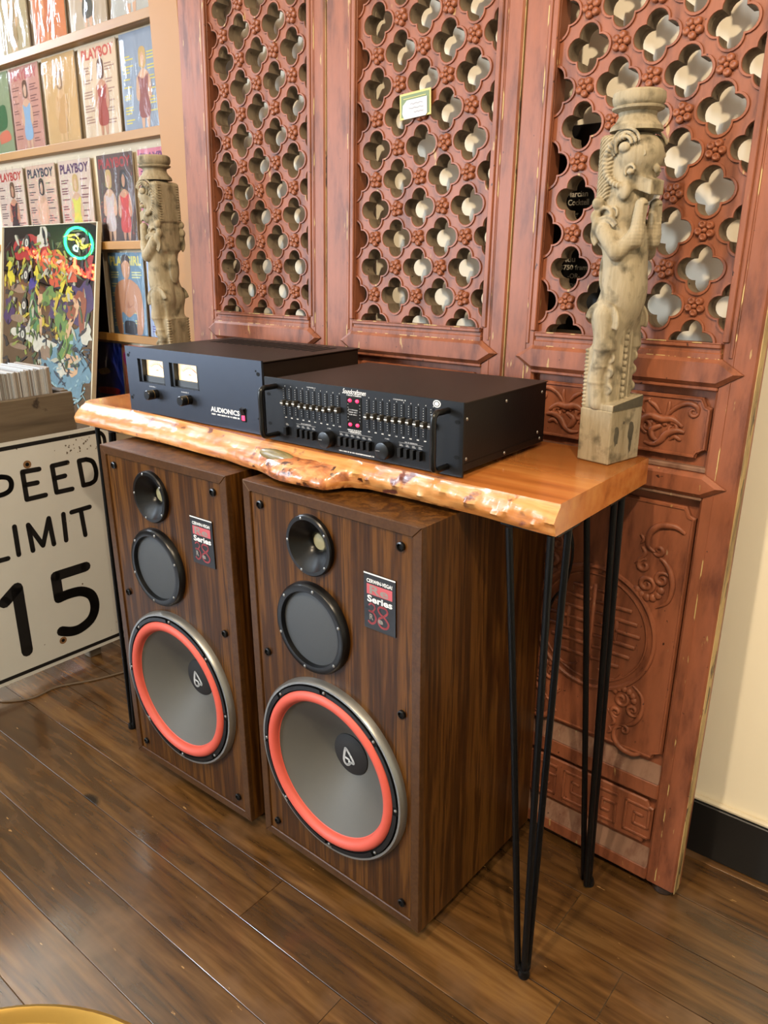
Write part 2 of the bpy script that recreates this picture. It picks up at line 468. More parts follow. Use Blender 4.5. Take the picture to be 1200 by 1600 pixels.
STATW = wood('statue_wood', [(0.1, srgb(112, 98, 76)), (0.4, srgb(152, 138, 110)), (0.75, srgb(178, 164, 136)), (0.95, srgb(138, 124, 98))], alb=0.72, scale=(40, 40, 6), rough=0.8, ring=2.5, fine=50, bump=0.5, rand=False, blotch=(34, 0.52, 0.72, srgb(98, 90, 72)), spec=0.2)
STATD = plain('statue_dark_cut', srgb(84, 78, 62), 0.85, var=0.4, scale=120)
CREAM = plain('wall_cream', srgb(240, 231, 208), 0.75, var=0.03, scale=4, bump=0.05, bscale=300)
WALLB = plain('wall_shelf_beige', srgb(206, 188, 160), 0.8, var=0.03, scale=4)
WHITE = plain('ceiling_white', srgb(222, 212, 196), 0.8, var=0.02, scale=4)
CAPW = plain('baseboard_cap', srgb(206, 196, 172), 0.6)
BASEB = plain('baseboard_black', srgb(22, 22, 23), 0.45, bump=0.1)
BLK = plain('black_metal', srgb(18, 18, 19), 0.35, spec=0.5)
BLKP = plain('black_plastic', srgb(12, 12, 13), 0.3, spec=0.35)
BLKM = plain('black_matte', srgb(9, 9, 9), 0.7, spec=0.2)
IRON = plain('black_iron', srgb(9, 9, 10), 0.42, spec=0.2, bump=0.1)
ANOD = plain('amp_faceplate', srgb(58, 64, 76), 0.42, metal=0.6, bump=0.02)
EQF = plain('eq_faceplate', srgb(26, 28, 32), 0.42, metal=0.25, spec=0.3, bump=0.02)
CASE = plain('brown_black_case', srgb(40, 31, 25), 0.45, spec=0.3, bump=0.15, bscale=700)
SILV = plain('silver', srgb(170, 170, 166), 0.35, metal=0.8)
GREYT = plain('print_white', srgb(215, 215, 212), 0.6)
GREYD = plain('print_grey', srgb(150, 150, 150), 0.6)
REDSUR = plain('red_foam_surround', srgb(228, 96, 78), 0.55, var=0.05)
CONE = plain('cone_grey', srgb(92, 90, 83), 0.6, var=0.07, scale=14, bump=0.05)
MESHG = plain('grey_mesh', srgb(74, 78, 82), 0.6, var=0.25, scale=900)
PINK = plain('badge_pink', srgb(206, 96, 104), 0.5)
SILVT = plain('badge_silver', srgb(158, 150, 142), 0.45, metal=0.2)
SIGNW = plain('sign_white', srgb(236, 238, 234), 0.5, var=0.05, scale=6, bump=0.04)
SIGNB = plain('sign_black', srgb(16, 16, 18), 0.55)
RUST = plain('rust', srgb(150, 110, 70), 0.8, var=0.3, scale=200)
BRASS = plain('brass', srgb(206, 166, 84), 0.3, metal=0.7, var=0.1, scale=12)
GLASSW = None

def emit_mat(name, col, st):
    m, nt, b = new_mat(name)
    b.inputs['Base Color'].default_value = (*col, 1)
    b.inputs['Emission Color'].default_value = (*col, 1); b.inputs['Emission Strength'].default_value = st
    nz = nt.nodes.new('ShaderNodeTexNoise'); nz.inputs['Scale'].default_value = 5
    mr = nt.nodes.new('ShaderNodeMapRange'); mr.inputs['To Min'].default_value = st * 0.95; mr.inputs['To Max'].default_value = st * 1.05
    nt.links.new(nz.outputs['Fac'], mr.inputs['Value']); nt.links.new(mr.outputs[0], b.inputs['Emission Strength'])
    return m
METER = emit_mat('lit_meter_face', srgb(255, 226, 180), 0.75)
LEDR = emit_mat('red_led', srgb(255, 40, 80), 3.0)
NEON_R = emit_mat('neon_red', srgb(255, 70, 40), 14.0)
NEON_G = emit_mat('neon_green', srgb(30, 255, 140), 10.0)
NEON_Y = emit_mat('neon_yellow', srgb(240, 230, 60), 8.0)
NEON_W = emit_mat('neon_white', srgb(190, 240, 255), 8.0)
BULB = emit_mat('lamp_bulb', srgb(255, 214, 150), 12.0)

def clear_film(name, rough, gloss, bumpd, bscale):
    m, nt, b = new_mat(name); N = nt.nodes; L = nt.links
    N.remove(b)
    out = N['Material Output']
    tr = N.new('ShaderNodeBsdfTransparent'); gl = N.new('ShaderNodeBsdfGlossy'); gl.inputs['Roughness'].default_value = rough
    fr = N.new('ShaderNodeFresnel'); fr.inputs['IOR'].default_value = gloss
    mx = N.new('ShaderNodeMixShader')
    L.new(fr.outputs[0], mx.inputs[0]); L.new(tr.outputs[0], mx.inputs[1]); L.new(gl.outputs[0], mx.inputs[2]); L.new(mx.outputs[0], out.inputs['Surface'])
    if bumpd > 0:
        tc = N.new('ShaderNodeTexCoord'); nz = N.new('ShaderNodeTexNoise'); nz.inputs['Scale'].default_value = bscale; nz.inputs['Detail'].default_value = 3; nz.inputs['Distortion'].default_value = 1.5
        oi = N.new('ShaderNodeObjectInfo'); ad = N.new('ShaderNodeVectorMath'); ad.operation = 'ADD'
        cmb = N.new('ShaderNodeCombineXYZ'); mu = N.new('ShaderNodeMath'); mu.operation = 'MULTIPLY'; mu.inputs[1].default_value = 50
        L.new(oi.outputs['Random'], mu.inputs[0]); L.new(mu.outputs[0], cmb.inputs[0]); L.new(mu.outputs[0], cmb.inputs[2])
        L.new(tc.outputs['Object'], ad.inputs[0]); L.new(cmb.outputs[0], ad.inputs[1]); mp = N.new('ShaderNodeMapping'); mp.inputs['Scale'].default_value = (17 * bscale, 17 * bscale, 6 * bscale); mp.inputs['Rotation'].default_value = (0, 0.25, 0)
        L.new(ad.outputs[0], mp.inputs['Vector']); L.new(mp.outputs[0], nz.inputs['Vector'])
        bp = N.new('ShaderNodeBump'); bp.inputs['Strength'].default_value = 1.0; bp.inputs['Distance'].default_value = bumpd
        L.new(nz.outputs['Fac'], bp.inputs['Height']); L.new(bp.outputs['Normal'], gl.inputs['Normal']); L.new(bp.outputs['Normal'], fr.inputs['Normal'])
    return m
FILM = clear_film('crinkled_plastic', 0.15, 1.34, 0.010, 0.8)
PANE = clear_film('window_glass', 0.02, 1.5, 0.0, 1)

# ------------------------------------------------------------------ the room
WY = 0.555      # back wall
fl = MB().box(RX0, RX1, RY0, WY, -0.05, -0.004).build('floor', JOINT)
tag(fl, 'dark brown wooden plank floor', None, None, 'structure')
rng = random.Random(3)
y1 = 0.517
rows = [(WY - 0.001, 0.517)]
while y1 > RY0:
    rows.append((y1, max(y1 - 0.128, RY0))); y1 -= 0.128
for k, (ya, yb) in enumerate(rows):
    cuts = [RX0]
    x = RX0 + rng.uniform(0.8, 2.2)
    while x < RX1 - 0.4:
        cuts.append(x); x += rng.uniform(1.5, 2.6)
    cuts.append(RX1)
    for xa, xb in zip(cuts[:-1], cuts[1:]):
        cxm = (xa + xb) / 2; cym = (ya + yb) / 2; hx = (xb - xa) / 2 - 0.0007; hy = (ya - yb) / 2 - 0.0010
        o = MB().box(-hx, hx, -hy, hy, -0.004, 0.0, 0.0003).build('plank', PLANK, fl, loc=(cxm, cym, 0), smooth=False)

def struct(mb, name, m, label=None):
    o = mb.build(name, m, smooth=False)
    tag(o, label, None, None, 'structure'); return o
struct(MB().box(-1.62, RX1, WY, WY + 0.12, 0, CZ), 'wall_back', CREAM, 'cream painted back wall behind the carved panels')
struct(MB().box(RX0, -1.62, WY, WY + 0.12, 0, CZ), 'wall_shelving', WALLB, 'beige wall behind the magazine shelves')
struct(MB().box(RX1, RX1 + 0.12, RY0, WY, 0, CZ), 'wall_right', CREAM)
wl = MB(); q0, q1, q2, q3 = WIN1
wl.box(RX0 - 0.12, RX0, RY0, q1, 0, q2); wl.box(RX0 - 0.12, RX0, RY0, q1, q3, CZ); wl.box(RX0 - 0.12, RX0, RY0, q0, q2, q3)
t0, t1, t2, t3 = WIN3
wl.box(RX0 - 0.12, RX0, q1, WY, 0, t2); wl.box(RX0 - 0.12, RX0, q1, WY, t3, CZ); wl.box(RX0 - 0.12, RX0, q1, t0, t2, t3); wl.box(RX0 - 0.12, RX0, t1, WY, t2, t3)
struct(wl, 'wall_left', plain('wall_dark_taupe', srgb(120, 100, 80), 0.8))
wl = MB(); q0, q1, q2, q3 = WIN2
wl.box(RX0, RX1, RY0 - 0.12, RY0, 0, q2); wl.box(RX0, RX1, RY0 - 0.12, RY0, q3, CZ)
wl.box(RX0, q0, RY0 - 0.12, RY0, q2, q3); wl.box(q1, RX1, RY0 - 0.12, RY0, q2, q3)
struct(wl, 'wall_front', CREAM)
struct(MB().box(RX0, RX1, RY0, WY, CZ, CZ + 0.1), 'ceiling', WHITE)
def window(nm, label, ax, w0, w1, z0, z1):
    wn = tag(thing(nm, label, None), kind='structure')
    def bx(mb, a, b_, d0, d1, c, d): return mb.box(d0, d1, a, b_, c, d) if ax == 'x' else mb.box(a, b_, d0, d1, c, d)
    base = RX0 if ax == 'x' else RY0
    for a, b_, c, d in ((w0, w0 + .04, z0, z1), (w1 - .04, w1, z0, z1), (w0 + .04, w1 - .04, z0, z0 + .04), (w0 + .04, w1 - .04, z1 - .04, z1)):
        bx(MB(), a, b_, base - .1, base - .02, c, d).build('window_frame', WHITE, wn, smooth=False)
    bx(MB(), w0, w1, base - .06, base - .055, z0, z1).build('pane', PANE, wn, smooth=False)
    bx(MB(), w0 - .05, w1 + .05, base, base + .02, z0 - .035, z0).build('window_sill', WHITE, wn, smooth=False)
window('window_1', 'broad storefront window in the left wall', 'x', *WIN1)
window('window_2', 'narrow tall window in the front wall', 'y', *WIN2)
window('window_3', 'high transom window in the left wall', 'x', *WIN3)
struct(MB().box(-1.4, RX1, WY - 0.018, WY, 0, 0.137, 0.002), 'baseboard_back', BASEB, 'black skirting board along the cream wall')
struct(MB().box(-1.4, RX1, WY - 0.014, WY, 0.137, 0.149, 0.004), 'trim_1', CAPW, 'pale strip capping the black skirting board')

for k, (lp_, aim, pw) in enumerate(LAMPS):
    nm = ['between the brass table and the window', 'nearest the right wall', 'in front of the magazine shelves'][k]
    d = Vector(aim) - Vector(lp_)
    t = thing('ceiling_lamp', 'small warm ceiling spot lamp ' + nm, 'lamp', (lp_[0], lp_[1], CZ), group='warm ceiling lamps')
    MB().lathe([(0.0, 0.0), (0.06, 0.0), (0.06, -0.02), (0.05, -0.025), (0.0, -0.025)], axis='z', n=24).build('canopy', BLK, t)
    MB().tube([(0, 0, -0.02), (0, 0, -0.08)], 0.008, 10).build('stem', BLK, t)
    q = d.to_track_quat('-Z', 'Y').to_euler()
    hd = MB().lathe([(0.0, 0.05), (0.03, 0.05), (0.04, 0.03), (0.045, -0.05), (0.041, -0.05), (0.036, 0.0)], axis='z', n=24).build('lamp_head', BLK, t, loc=(0, 0, -0.1), rot=q)
    MB().lathe([(0.0, -0.02), (0.036, -0.02)], axis='z', n=24).build('bulb', BULB, hd)
    ln = ['ceiling_lamp_centre_offscreen', 'ceiling_lamp_right_offscreen', 'ceiling_lamp_shelves_offscreen'][k]
    ld = bpy.data.lights.new(ln, 'SPOT'); ld.spot_size = math.radians(120); ld.spot_blend = 1.0; ld.shadow_soft_size = 0.05; ld.energy = pw; ld.color = LAMP_COL
    lo = bpy.data.objects.new(ln, ld); link(lo, t); lo.location = Vector((0, 0, -0.1)) + d.normalized() * 0.06; lo.rotation_euler = q

# ------------------------------------------------------------------ carved screen panels
REVEAL = worn_paint('lattice_bare_inside', srgb(124, 108, 88), srgb(84, 66, 50), srgb(150, 136, 112), 0.7, 0.66)
LEAN = 0.04; PYAW = math.radians(-2.0)
PH = 2.15                       # panel height
def quat_r(an, d, a):
    ph = (an + PI / 4) % (PI / 2) - PI / 4
    return d * math.cos(ph) + math.sqrt(max(a * a - (d * math.sin(ph)) ** 2, 0))

def lattice_cell(mb, cx, cz, hx, hz, xmax, z0):
    n = 40; T = 0.038
    k = hx / 0.064
    rings = []
    def ring(fn, y): rings.append([(cx + fn(2 * PI * i / n)[0], y, cz + fn(2 * PI * i / n)[1]) for i in range(n)])
    def quat(off):
        return lambda an: ((quat_r(an, 0.0212, 0.0190) + off) * math.cos(an) * k, (quat_r(an, 0.0212, 0.0190) + off) * math.sin(an))
    def dia(an):
        c, s_ = math.cos(an), math.sin(an)
        r = 1.0 / (abs(c) / hx + abs(s_) / hz); return (r * c, r * s_)
    ring(quat(0), T); ring(quat(0), -0.001); ring(quat(0.0012), -0.0025); ring(quat(0.005), -0.0025); ring(quat(0.0058), 0.001)
    ring(dia, 0.001)
    vs = [p for r in rings for p in r]; fs = []; fin = []
    for r in range(len(rings) - 1):
        for i in range(n):
            j = (i + 1) % n
            q = (r * n + i, r * n + j, (r + 1) * n + j, (r + 1) * n + i)
            mx = sum(abs(vs[a][0]) for a in q) / 4; mz = sum(vs[a][2] for a in q) / 4
            if mx < xmax and mz > z0: (fin if r == 0 else fs).append(q)
    # back face of the bar
    b = len(vs); vs += [(cx + dia(2 * PI * i / n)[0], T, cz + dia(2 * PI * i / n)[1]) for i in range(n)]
    for i in range(n):
        j = (i + 1) % n
        q = (i, j, b + j, b + i)
        mx = sum(abs(vs[a][0]) for a in q) / 4; mz = sum(vs[a][2] for a in q) / 4
        if mx < xmax and mz > z0: fs.append(q)
    b0 = len(mb.v); mb.add(vs, fs, 0)
    for q in fin: mb.f.append(tuple(b0 + a for a in q)); mb.mi.append(1)

# the carved five petal flower that sits on every crossing (one mesh shared by all)
_fm = MB()
for q in range(5):
    an = PI / 2 + q * 2 * PI / 5
    px_, pz_ = 0.0112 * math.cos(an), 0.0112 * math.sin(an)
    n = 9
    vs = [(px_, -0.0045, pz_)]; fs = []
    for rr, yy in ((0.0042, -0.0066), (0.0068, -0.005), (0.0075, 0.0015)):
        vs += [(px_ + rr * math.cos(2 * PI * i / n), yy, pz_ + rr * math.sin(2 * PI * i / n)) for i in range(n)]
    for i in range(n):
        j = (i + 1) % n
        fs.append((0, 1 + i, 1 + j))
        for r in range(2): fs.append((1 + r * n + i, 1 + r * n + j, 1 + (r + 1) * n + j, 1 + (r + 1) * n + i))
    _fm.add(vs, fs)
_fm.ell((0, -0.0035, 0), (0.0048, 0.0055, 0.0048), 8, 5)
FLOWER = _fm.mesh('flower', RED, ang=60)

def spiral(cx, cz, r0, r1, a0, turns, n=22):
    return [(cx + (r0 + (r1 - r0) * i / n) * math.cos(a0 + turns * 2 * PI * i / n), cz + (r0 + (r1 - r0) * i / n) * math.sin(a0 + turns * 2 * PI * i / n)) for i in range(n + 1)]

def carve(mb, pts, r, y, taper=True, n=7):
    P = [(a, y, b) for a, b in pts]; k = len(P)
    R = [r * (0.35 + 0.65 * math.sin(PI * min(1, (i + 0.6) / k) ** 0.8)) if taper else r for i in range(k)]
    mb.tube(P, R, n)

def cmull2(pts, n=5):
    return [(p.x, p.y) for p in catmull([Vector((a, b)) for a, b in pts], n)]

def corner_scrolls(mb, cx, cz, sx, sz, y, k=1.0):
    """curling leaf cluster as carved beside the medallion"""
    def T(pts): return [(cx + sx * a * k, cz + sz * b * k) for a, b in pts]
    carve(mb, T(cmull2([(0.05, 0.095), (0.03, 0.105), (0.0, 0.1), (-0.018, 0.08), (-0.018, 0.055), (-0.003, 0.045)])), 0.0075 * k, y)
    carve(mb, T(spiral(0.004, 0.05, 0.012, 0.003, 3.6, 1.1)), 0.005 * k, y)
    carve(mb, T(cmull2([(0.008, 0.035), (0.02, 0.028), (0.034, 0.008), (0.04, -0.02), (0.034, -0.052), (0.012, -0.07)])), 0.0065 * k, y)
    carve(mb, T(spiral(0.018, -0.008, 0.016, 0.003, 0.4, 1.3)), 0.0055 * k, y)
    carve(mb, T(spiral(-0.012, -0.026, 0.018, 0.004, 5.2, 1.4)), 0.006 * k, y)
    carve(mb, T(spiral(-0.022, 0.012, 0.014, 0.003, 1.2, 1.2)), 0.0055 * k, y)
    carve(mb, T(cmull2([(-0.03, 0.05), (-0.022, 0.04), (-0.03, 0.025), (-0.042, 0.012)])), 0.005 * k, y)
    carve(mb, T(cmull2([(-0.036, 0.075), (-0.028, 0.066), (-0.034, 0.056)])), 0.004 * k, y)
    for q in range(6):
        an = -2.6 + q * 0.5
        mb.ell((cx + sx * k * (-0.008 + 0.026 * math.cos(an)), y, cz + sz * k * (-0.03 + 0.024 * math.sin(an))), (0.009 * k, 0.005, 0.009 * k), 8, 5)

def dragon(mb, cx, cz, sx, y):
    def T(pts): return [(cx + sx * a, cz + b) for a, b in pts]
    carve(mb, T(cmull2([(-0.075, 0.028), (-0.072, 0.04), (-0.055, 0.045), (-0.035, 0.036), (-0.02, 0.02), (-0.012, 0.008)])), 0.0055, y)
    carve(mb, T(spiral(-0.066, 0.03, 0.01, 0.003, 2.6, 1.0)), 0.004, y)
    carve(mb, T(cmull2([(-0.02, 0.045), (-0.02, 0.03), (-0.015, 0.015)])), 0.004, y)
    carve(mb, T(cmull2([(0.02, 0.042), (0.006, 0.034), (-0.006, 0.02)])), 0.005, y)
    carve(mb, T(cmull2([(-0.05, 0.0), (-0.03, 0.012), (-0.01, 0.01), (0.01, 0.014), (0.026, 0.006), (0.03, -0.008), (0.018, -0.02)])), 0.0085, y)
    carve(mb, T(cmull2([(-0.055, -0.01), (-0.04, -0.008), (-0.022, -0.016), (-0.012, -0.03), (0.002, -0.04), (0.02, -0.038)])), 0.0075, y)
    carve(mb, T(cmull2([(-0.01, -0.002), (0.008, -0.012), (0.004, -0.026), (-0.008, -0.034)])), 0.007, y)
    carve(mb, T(spiral(0.02, -0.006, 0.012, 0.002, 0.0, 1.2)), 0.005, y)
    carve(mb, T(cmull2([(-0.05, -0.026), (-0.038, -0.02), (-0.028, -0.028)])), 0.005, y)
    carve(mb, T(cmull2([(0.03, 0.004), (0.045, 0.008), (0.06, 0.002)])), 0.0028, y)
    carve(mb, T(cmull2([(0.016, 0.045), (0.03, 0.042), (0.034, 0.028), (0.026, 0.018)])), 0.0045, y)
    carve(mb, T(spiral(-0.03, -0.005, 0.012, 0.003, 1.0, 1.1)), 0.005, y)
    for q in range(5): mb.ell((cx + sx * (-0.03 + 0.014 * q), y, cz + 0.006 - 0.004 * (q % 2)), (0.006, 0.004, 0.006), 7, 5)

def notched(x0, x1, z0, z1, c):
    h = c * 0.55
    return [(x0 + c, z0), (x1 - c, z0), (x1 - c + h * .3, z0 + h), (x1, z0 + c), (x1, z1 - c), (x1 - h, z1 - c + h * .3), (x1 - c, z1), (x0 + c, z1), (x0 + c - h * .3, z1 - h), (x0, z1 - c), (x0, z0 + c), (x0 + h, z0 + c - h * .3)]

def carved_panel(x_l, x_r, x_c, pitch, label):
    xm = (x_l + x_r) / 2
    y_m = 0.362 + math.tan(PYAW) * (xm - 0.135)
    root = bpy.data.objects.new('carved_screen', None); link(root); root.empty_display_size = 0.05
    root.location = (xm, y_m, 0); root.rotation_euler = (-LEAN, 0, PYAW)
    tag(root, label, 'screen', 'carved red wooden screens')
    hw = (x_r - x_l) / 2 - 0.0015
    c = x_c - xm                    # lattice centre in panel coordinates
    oh = pitch * 2.92 / 2 + 0.001   # opening half width
    li, ri = c - oh, c + oh         # inner edges of the stiles
    zb = 0.016
    for nm, a, b_, sgn in (('stile', -hw, li, 1), ('stile', ri, hw, -1)):
        st = MB().box(a, b_, 0.0, 0.046, zb, PH, 0.005)
        e = b_ if sgn > 0 else a
        st.box(*sorted((e - sgn * 0.012, e)), -0.004, 0.004, 1.176, PH - 0.1, 0.0018)
        st.box(*sorted((e - sgn * 0.021, e - sgn * 0.0145)), -0.0025, 0.004, 1.150, PH - 0.09, 0.001)
        st.build(nm, RED, root, ang=30)
        MB().box(*sorted((e - sgn * 0.0235, e - sgn * 0.0215)), -0.0012, 0.002, 0.03, PH - 0.07).build('gilt_line', GILT, root, smooth=False)
    MB().box(hw - 0.001, hw + 0.0005, 0.004, 0.03, zb, PH - 0.01).build('edge_strip', RAWGOLD, root)
    # backing and rails
    MB().box(li - 0.004, ri + 0.004, 0.018, 0.032, zb, 1.11).build('backing_board', RED_D, root)
    def rail(z0, z1, tip, proud, nm='rail'):
        zc = (z0 + z1) / 2
        ex = 0.026
        mb = MB().prism([(li - 0.003, z0), (ri + 0.003, z0), (ri + ex + 0.018, zc), (ri + 0.003, z1), (li - 0.003, z1), (li - ex - 0.018, zc)], -proud, 0.03, proud * 0.7)
        return mb.build(nm, RED, root, ang=20)
    rail(1.098, 1.148, 0, 0.011)
    mb = MB().box(li - 0.002, ri + 0.002, -0.004, 0.04, 1.146, 1.158, 0.002)
    mb.box(li, ri, -0.001, 0.04, 1.156, 1.167, 0.002); mb.box(li, ri, -0.006, 0.04, 1.165, 1.174, 0.002)
    mb.build('ledge_moulding', RED, root, ang=30)
    MB().box(li - 0.004, ri + 0.004, -0.003, 0.02, 1.0905, 1.0985, 0.002).build('bead', RED, root)
    rail(0.893, 0.938, 0, 0.011)
    for zg, yg in ((1.1465, -0.0046), (1.1005, -0.0052), (0.8955, -0.0052), (1.1735, -0.0066)):
        MB().box(li, ri, yg, yg + 0.004, zg, zg + 0.0016).build('gilt_line', GILT, root, smooth=False)
    MB().box(li - 0.003, ri + 0.003, -0.003, 0.02, 0.886, 0.8935, 0.002).build('bead', DUSTY, root)
    MB().box(li - 0.002, ri + 0.002, 0.002, 0.02, 0.938, 0.948, 0.002).build('bead', DUSTY, root)
    MB().box(li - 0.002, ri + 0.002, 0.0, 0.04, 0.222, 0.262, 0.004).build('rail', RED, root)
    # sloping dusty ledges at the foot of the two lower boards
    for z0, z1 in ((0.262, 0.298), (0.05, 0.088)):
        MB().add([(li, 0.0, z0), (ri, 0.0, z0), (ri, 0.018, z1), (li, 0.018, z1), (li, 0.03, z0), (ri, 0.03, z0)], [(0, 1, 2, 3), (0, 3, 4), (1, 5, 2), (0, 4, 5, 1), (4, 3, 2, 5)]).build('sloped_ledge', DUSTY, root, smooth=False)
    MB().box(li - 0.002, ri + 0.002, 0.0, 0.04, zb, 0.05, 0.004).build('rail', RED, root)
    MB().box(li - 0.002, ri + 0.002, 0.0, 0.04, PH - 0.075, PH, 0.004).build('rail', RED, root)
    # carved boards
    bx0, bx1 = c - oh + 0.004, c + oh - 0.004
    p = MB().prism(notched(bx0, bx1, 0.962, 1.076, 0.018), 0.008, 0.02, 0.003)
    sb = p.build('small_carved_board', RED_D, root, ang=25)
    rim = MB(); pp = inset(notched(bx0, bx1, 0.962, 1.076, 0.018), 0.004)
    rim.tube([(a, 0.0075, b) for a, b in pp], 0.0032, 6, closed=True); rim.build('rim', RED, sb)
    for dx_, ds_ in ((-0.095, 1), (0.085, -1)):
        dr = MB(); dragon(dr, c + dx_, 1.018, ds_, 0.008); dr.build('dragon_relief', RED_D, sb, ang=60)
    p = MB().prism(notched(bx0, bx1, 0.311, 0.868, 0.02), 0.006, 0.02, 0.004)
    tb = p.build('tall_carved_board', RED_D, root, ang=25)
    rim = MB(); pp = inset(notched(bx0, bx1, 0.311, 0.868, 0.02), 0.004)
    rim.tube([(a, 0.0065, b) for a, b in pp], 0.003, 6, closed=True); rim.build('rim', RED, tb)
    md = MB(); mz = 0.565; Y = 0.006
    for r_, w_ in ((0.138, 0.0055), (0.122, 0.003)):
        md.tube([(c + r_ * math.cos(2 * PI * i / 64), Y, mz + r_ * math.sin(2 * PI * i / 64)) for i in range(64)], w_, 7, closed=True)
    for z_, l_ in ((0.088, 0.05), (0.062, 0.085), (0.036, 0.1), (0.01, 0.108), (-0.016, 0.1), (-0.042, 0.092), (-0.07, 0.07)):
        for s_ in (-1, 1):
            md.box(*sorted((c + s_ * 0.006, c + s_ * l_)), Y - 0.0042, Y + 0.002, mz + z_ - 0.004, mz + z_ + 0.004, 0.0015)
    md.box(c - 0.004, c + 0.004, Y - 0.0042, Y + 0.002, mz - 0.1, mz + 0.1, 0.0015)
    for s_ in (-1, 1):
        md.box(c + s_ * 0.055 - 0.004, c + s_ * 0.055 + 0.004, Y - 0.0042, Y + 0.002, mz - 0.016, mz + 0.036, 0.0015)
        md.tube([(c + s_ * 0.05 + s_ * 0.03 * math.cos(a_), Y, mz - 0.075 + 0.03 * math.sin(a_)) for a_ in np.linspace(-0.3, -2.6, 12)], 0.003, 6)
    md.build('medallion_relief', RED_D, tb, ang=50)
    for s_ in (-1, 1):
        cs = MB(); corner_scrolls(cs, c + s_ * 0.118, 0.72, s_, 1, Y); cs.build('scroll_relief', RED_D, tb, ang=60)
        cs = MB(); corner_scrolls(cs, c + s_ * 0.095, 0.40, s_, -1, Y, 0.9); cs.build('scroll_relief', RED_D, tb, ang=60)
    p = MB().prism(notched(bx0, bx1, 0.1, 0.21, 0.016), 0.007, 0.02, 0.003)
    fb = p.build('fret_board', RED_D, root, ang=25)
    fr = MB()
    def bar(xa, za, xb, zb_): fr.box(min(xa, xb) - 0.003, max(xa, xb) + 0.003, 0.0035, 0.008, min(za, zb_) - 0.003, max(za, zb_) + 0.003, 0.001)
    for q in range(5):
        ox = c - 0.15 + q * 0.075; f = 1 if q % 2 == 0 else -1; zc = 0.155
        P = [(-0.026, 0.036), (0.026, 0.036), (0.026, -0.012), (-0.006, -0.012), (-0.006, 0.014), (0.01, 0.014)]
        for (a0, b0), (a1, b1) in zip(P[:-1], P[1:]): bar(ox + a0, zc + f * b0, ox + a1, zc + f * b1)
        P = [(-0.026, 0.036), (-0.026, -0.036), (0.026, -0.036)]
        for (a0, b0), (a1, b1) in zip(P[:-1], P[1:]): bar(ox + a0, zc + f * b0, ox + a1, zc + f * b1)
    fr.build('fret_relief', RED_D, fb, ang=25)
    # pierced lattice
    lb = MB(); hx = pitch / 2; hz = 0.064
    z0 = 1.236
    j = -1
    fls = []
    while z0 + j * hz < PH - 0.05:
        for i in range(-3, 4):
            if (i + j) % 2 != 0:
                lattice_cell(lb, i * hx, z0 + j * hz, hx, hz, oh + 0.012, 1.160)
            elif abs(i) < 3 or True:
                if z0 + j * hz > 1.19: fls.append((i * hx, z0 + j * hz))
        j += 1
    lat = lb.build('lattice', [RED, REVEAL], root, ang=40, weld=True, loc=(c, 0.009, 0))
    for (a, b_) in fls:
        if abs(a) > oh - 0.006 or b_ > PH - 0.1: continue
        f = bpy.data.objects.new('flower', FLOWER); link(f, lat); f.location = (a, 0.0, b_); f.rotation_euler = (0, rng.uniform(0, 1.2), 0)
    for fx in (-hw + 0.03, hw - 0.03):
        MB().lathe([(0.0, 0.0), (0.022, 0.0), (0.024, 0.004), (0.022, 0.0155), (0.0, 0.0155)], (fx, 0.026, 0), 'z', 24).build('foot', plain('foot_brown', srgb(50, 32, 22), 0.5), root)
    return root

carved_panel(-1.475, -0.897, -1.153, 0.1335, 'carved red wooden screen beside the magazine shelves')
carved_panel(-0.897, -0.356, -0.607, 0.1305, 'carved red wooden screen with a green price card on it')
carved_panel(-0.356, 0.159, -0.094, 0.1275, 'carved red wooden screen next to the bare cream wall')

# ------------------------------------------------------------------ live edge console table
def interp(tab, x):
    for (xa, a), (xb, b) in zip(tab[:-1], tab[1:]):
        if x <= xb:
            t = (x - xa) / (xb - xa); t = max(0, min(1, t)); t = t * t * (3 - 2 * t); return a + (b - a) * t
    return tab[-1][1]
YB = [(-1.42, 0.02), (-1.405, 0.006), (-1.066, 0.007), (-0.8, -0.004), (-0.675, -0.019), (-0.56, -0.046), (-0.46, -0.04), (-0.425, 0.008), (-0.39, 0.018), (-0.298, 0.019), (-0.185, 0.016), (0.0, 0.002)]
YT = [(-1.42, 0.06), (-1.405, 0.042), (-1.127, 0.05), (-0.82, 0.03), (-0.67, 0.021), (-0.45, 0.018), (-0.195, 0.014), (0.002, 0.012)]
ST, SBOT, SBK = 0.96, 0.909, 0.374
table = thing('console_table', 'live edge wooden console table on black hairpin legs', 'table', (0, 0, 0))
sm = MB(); NX = 220; xs = [-1.42 + 1.42 * i / NX for i in range(NX + 1)]
rr = random.Random(5)
def nzz(x, k, ph): return (math.sin(x * k + ph) + 0.6 * math.sin(x * k * 2.3 + ph * 3.1) + 0.5 * math.sin(x * k * 4.9 + ph * 1.7)) / 2.1
prof = []
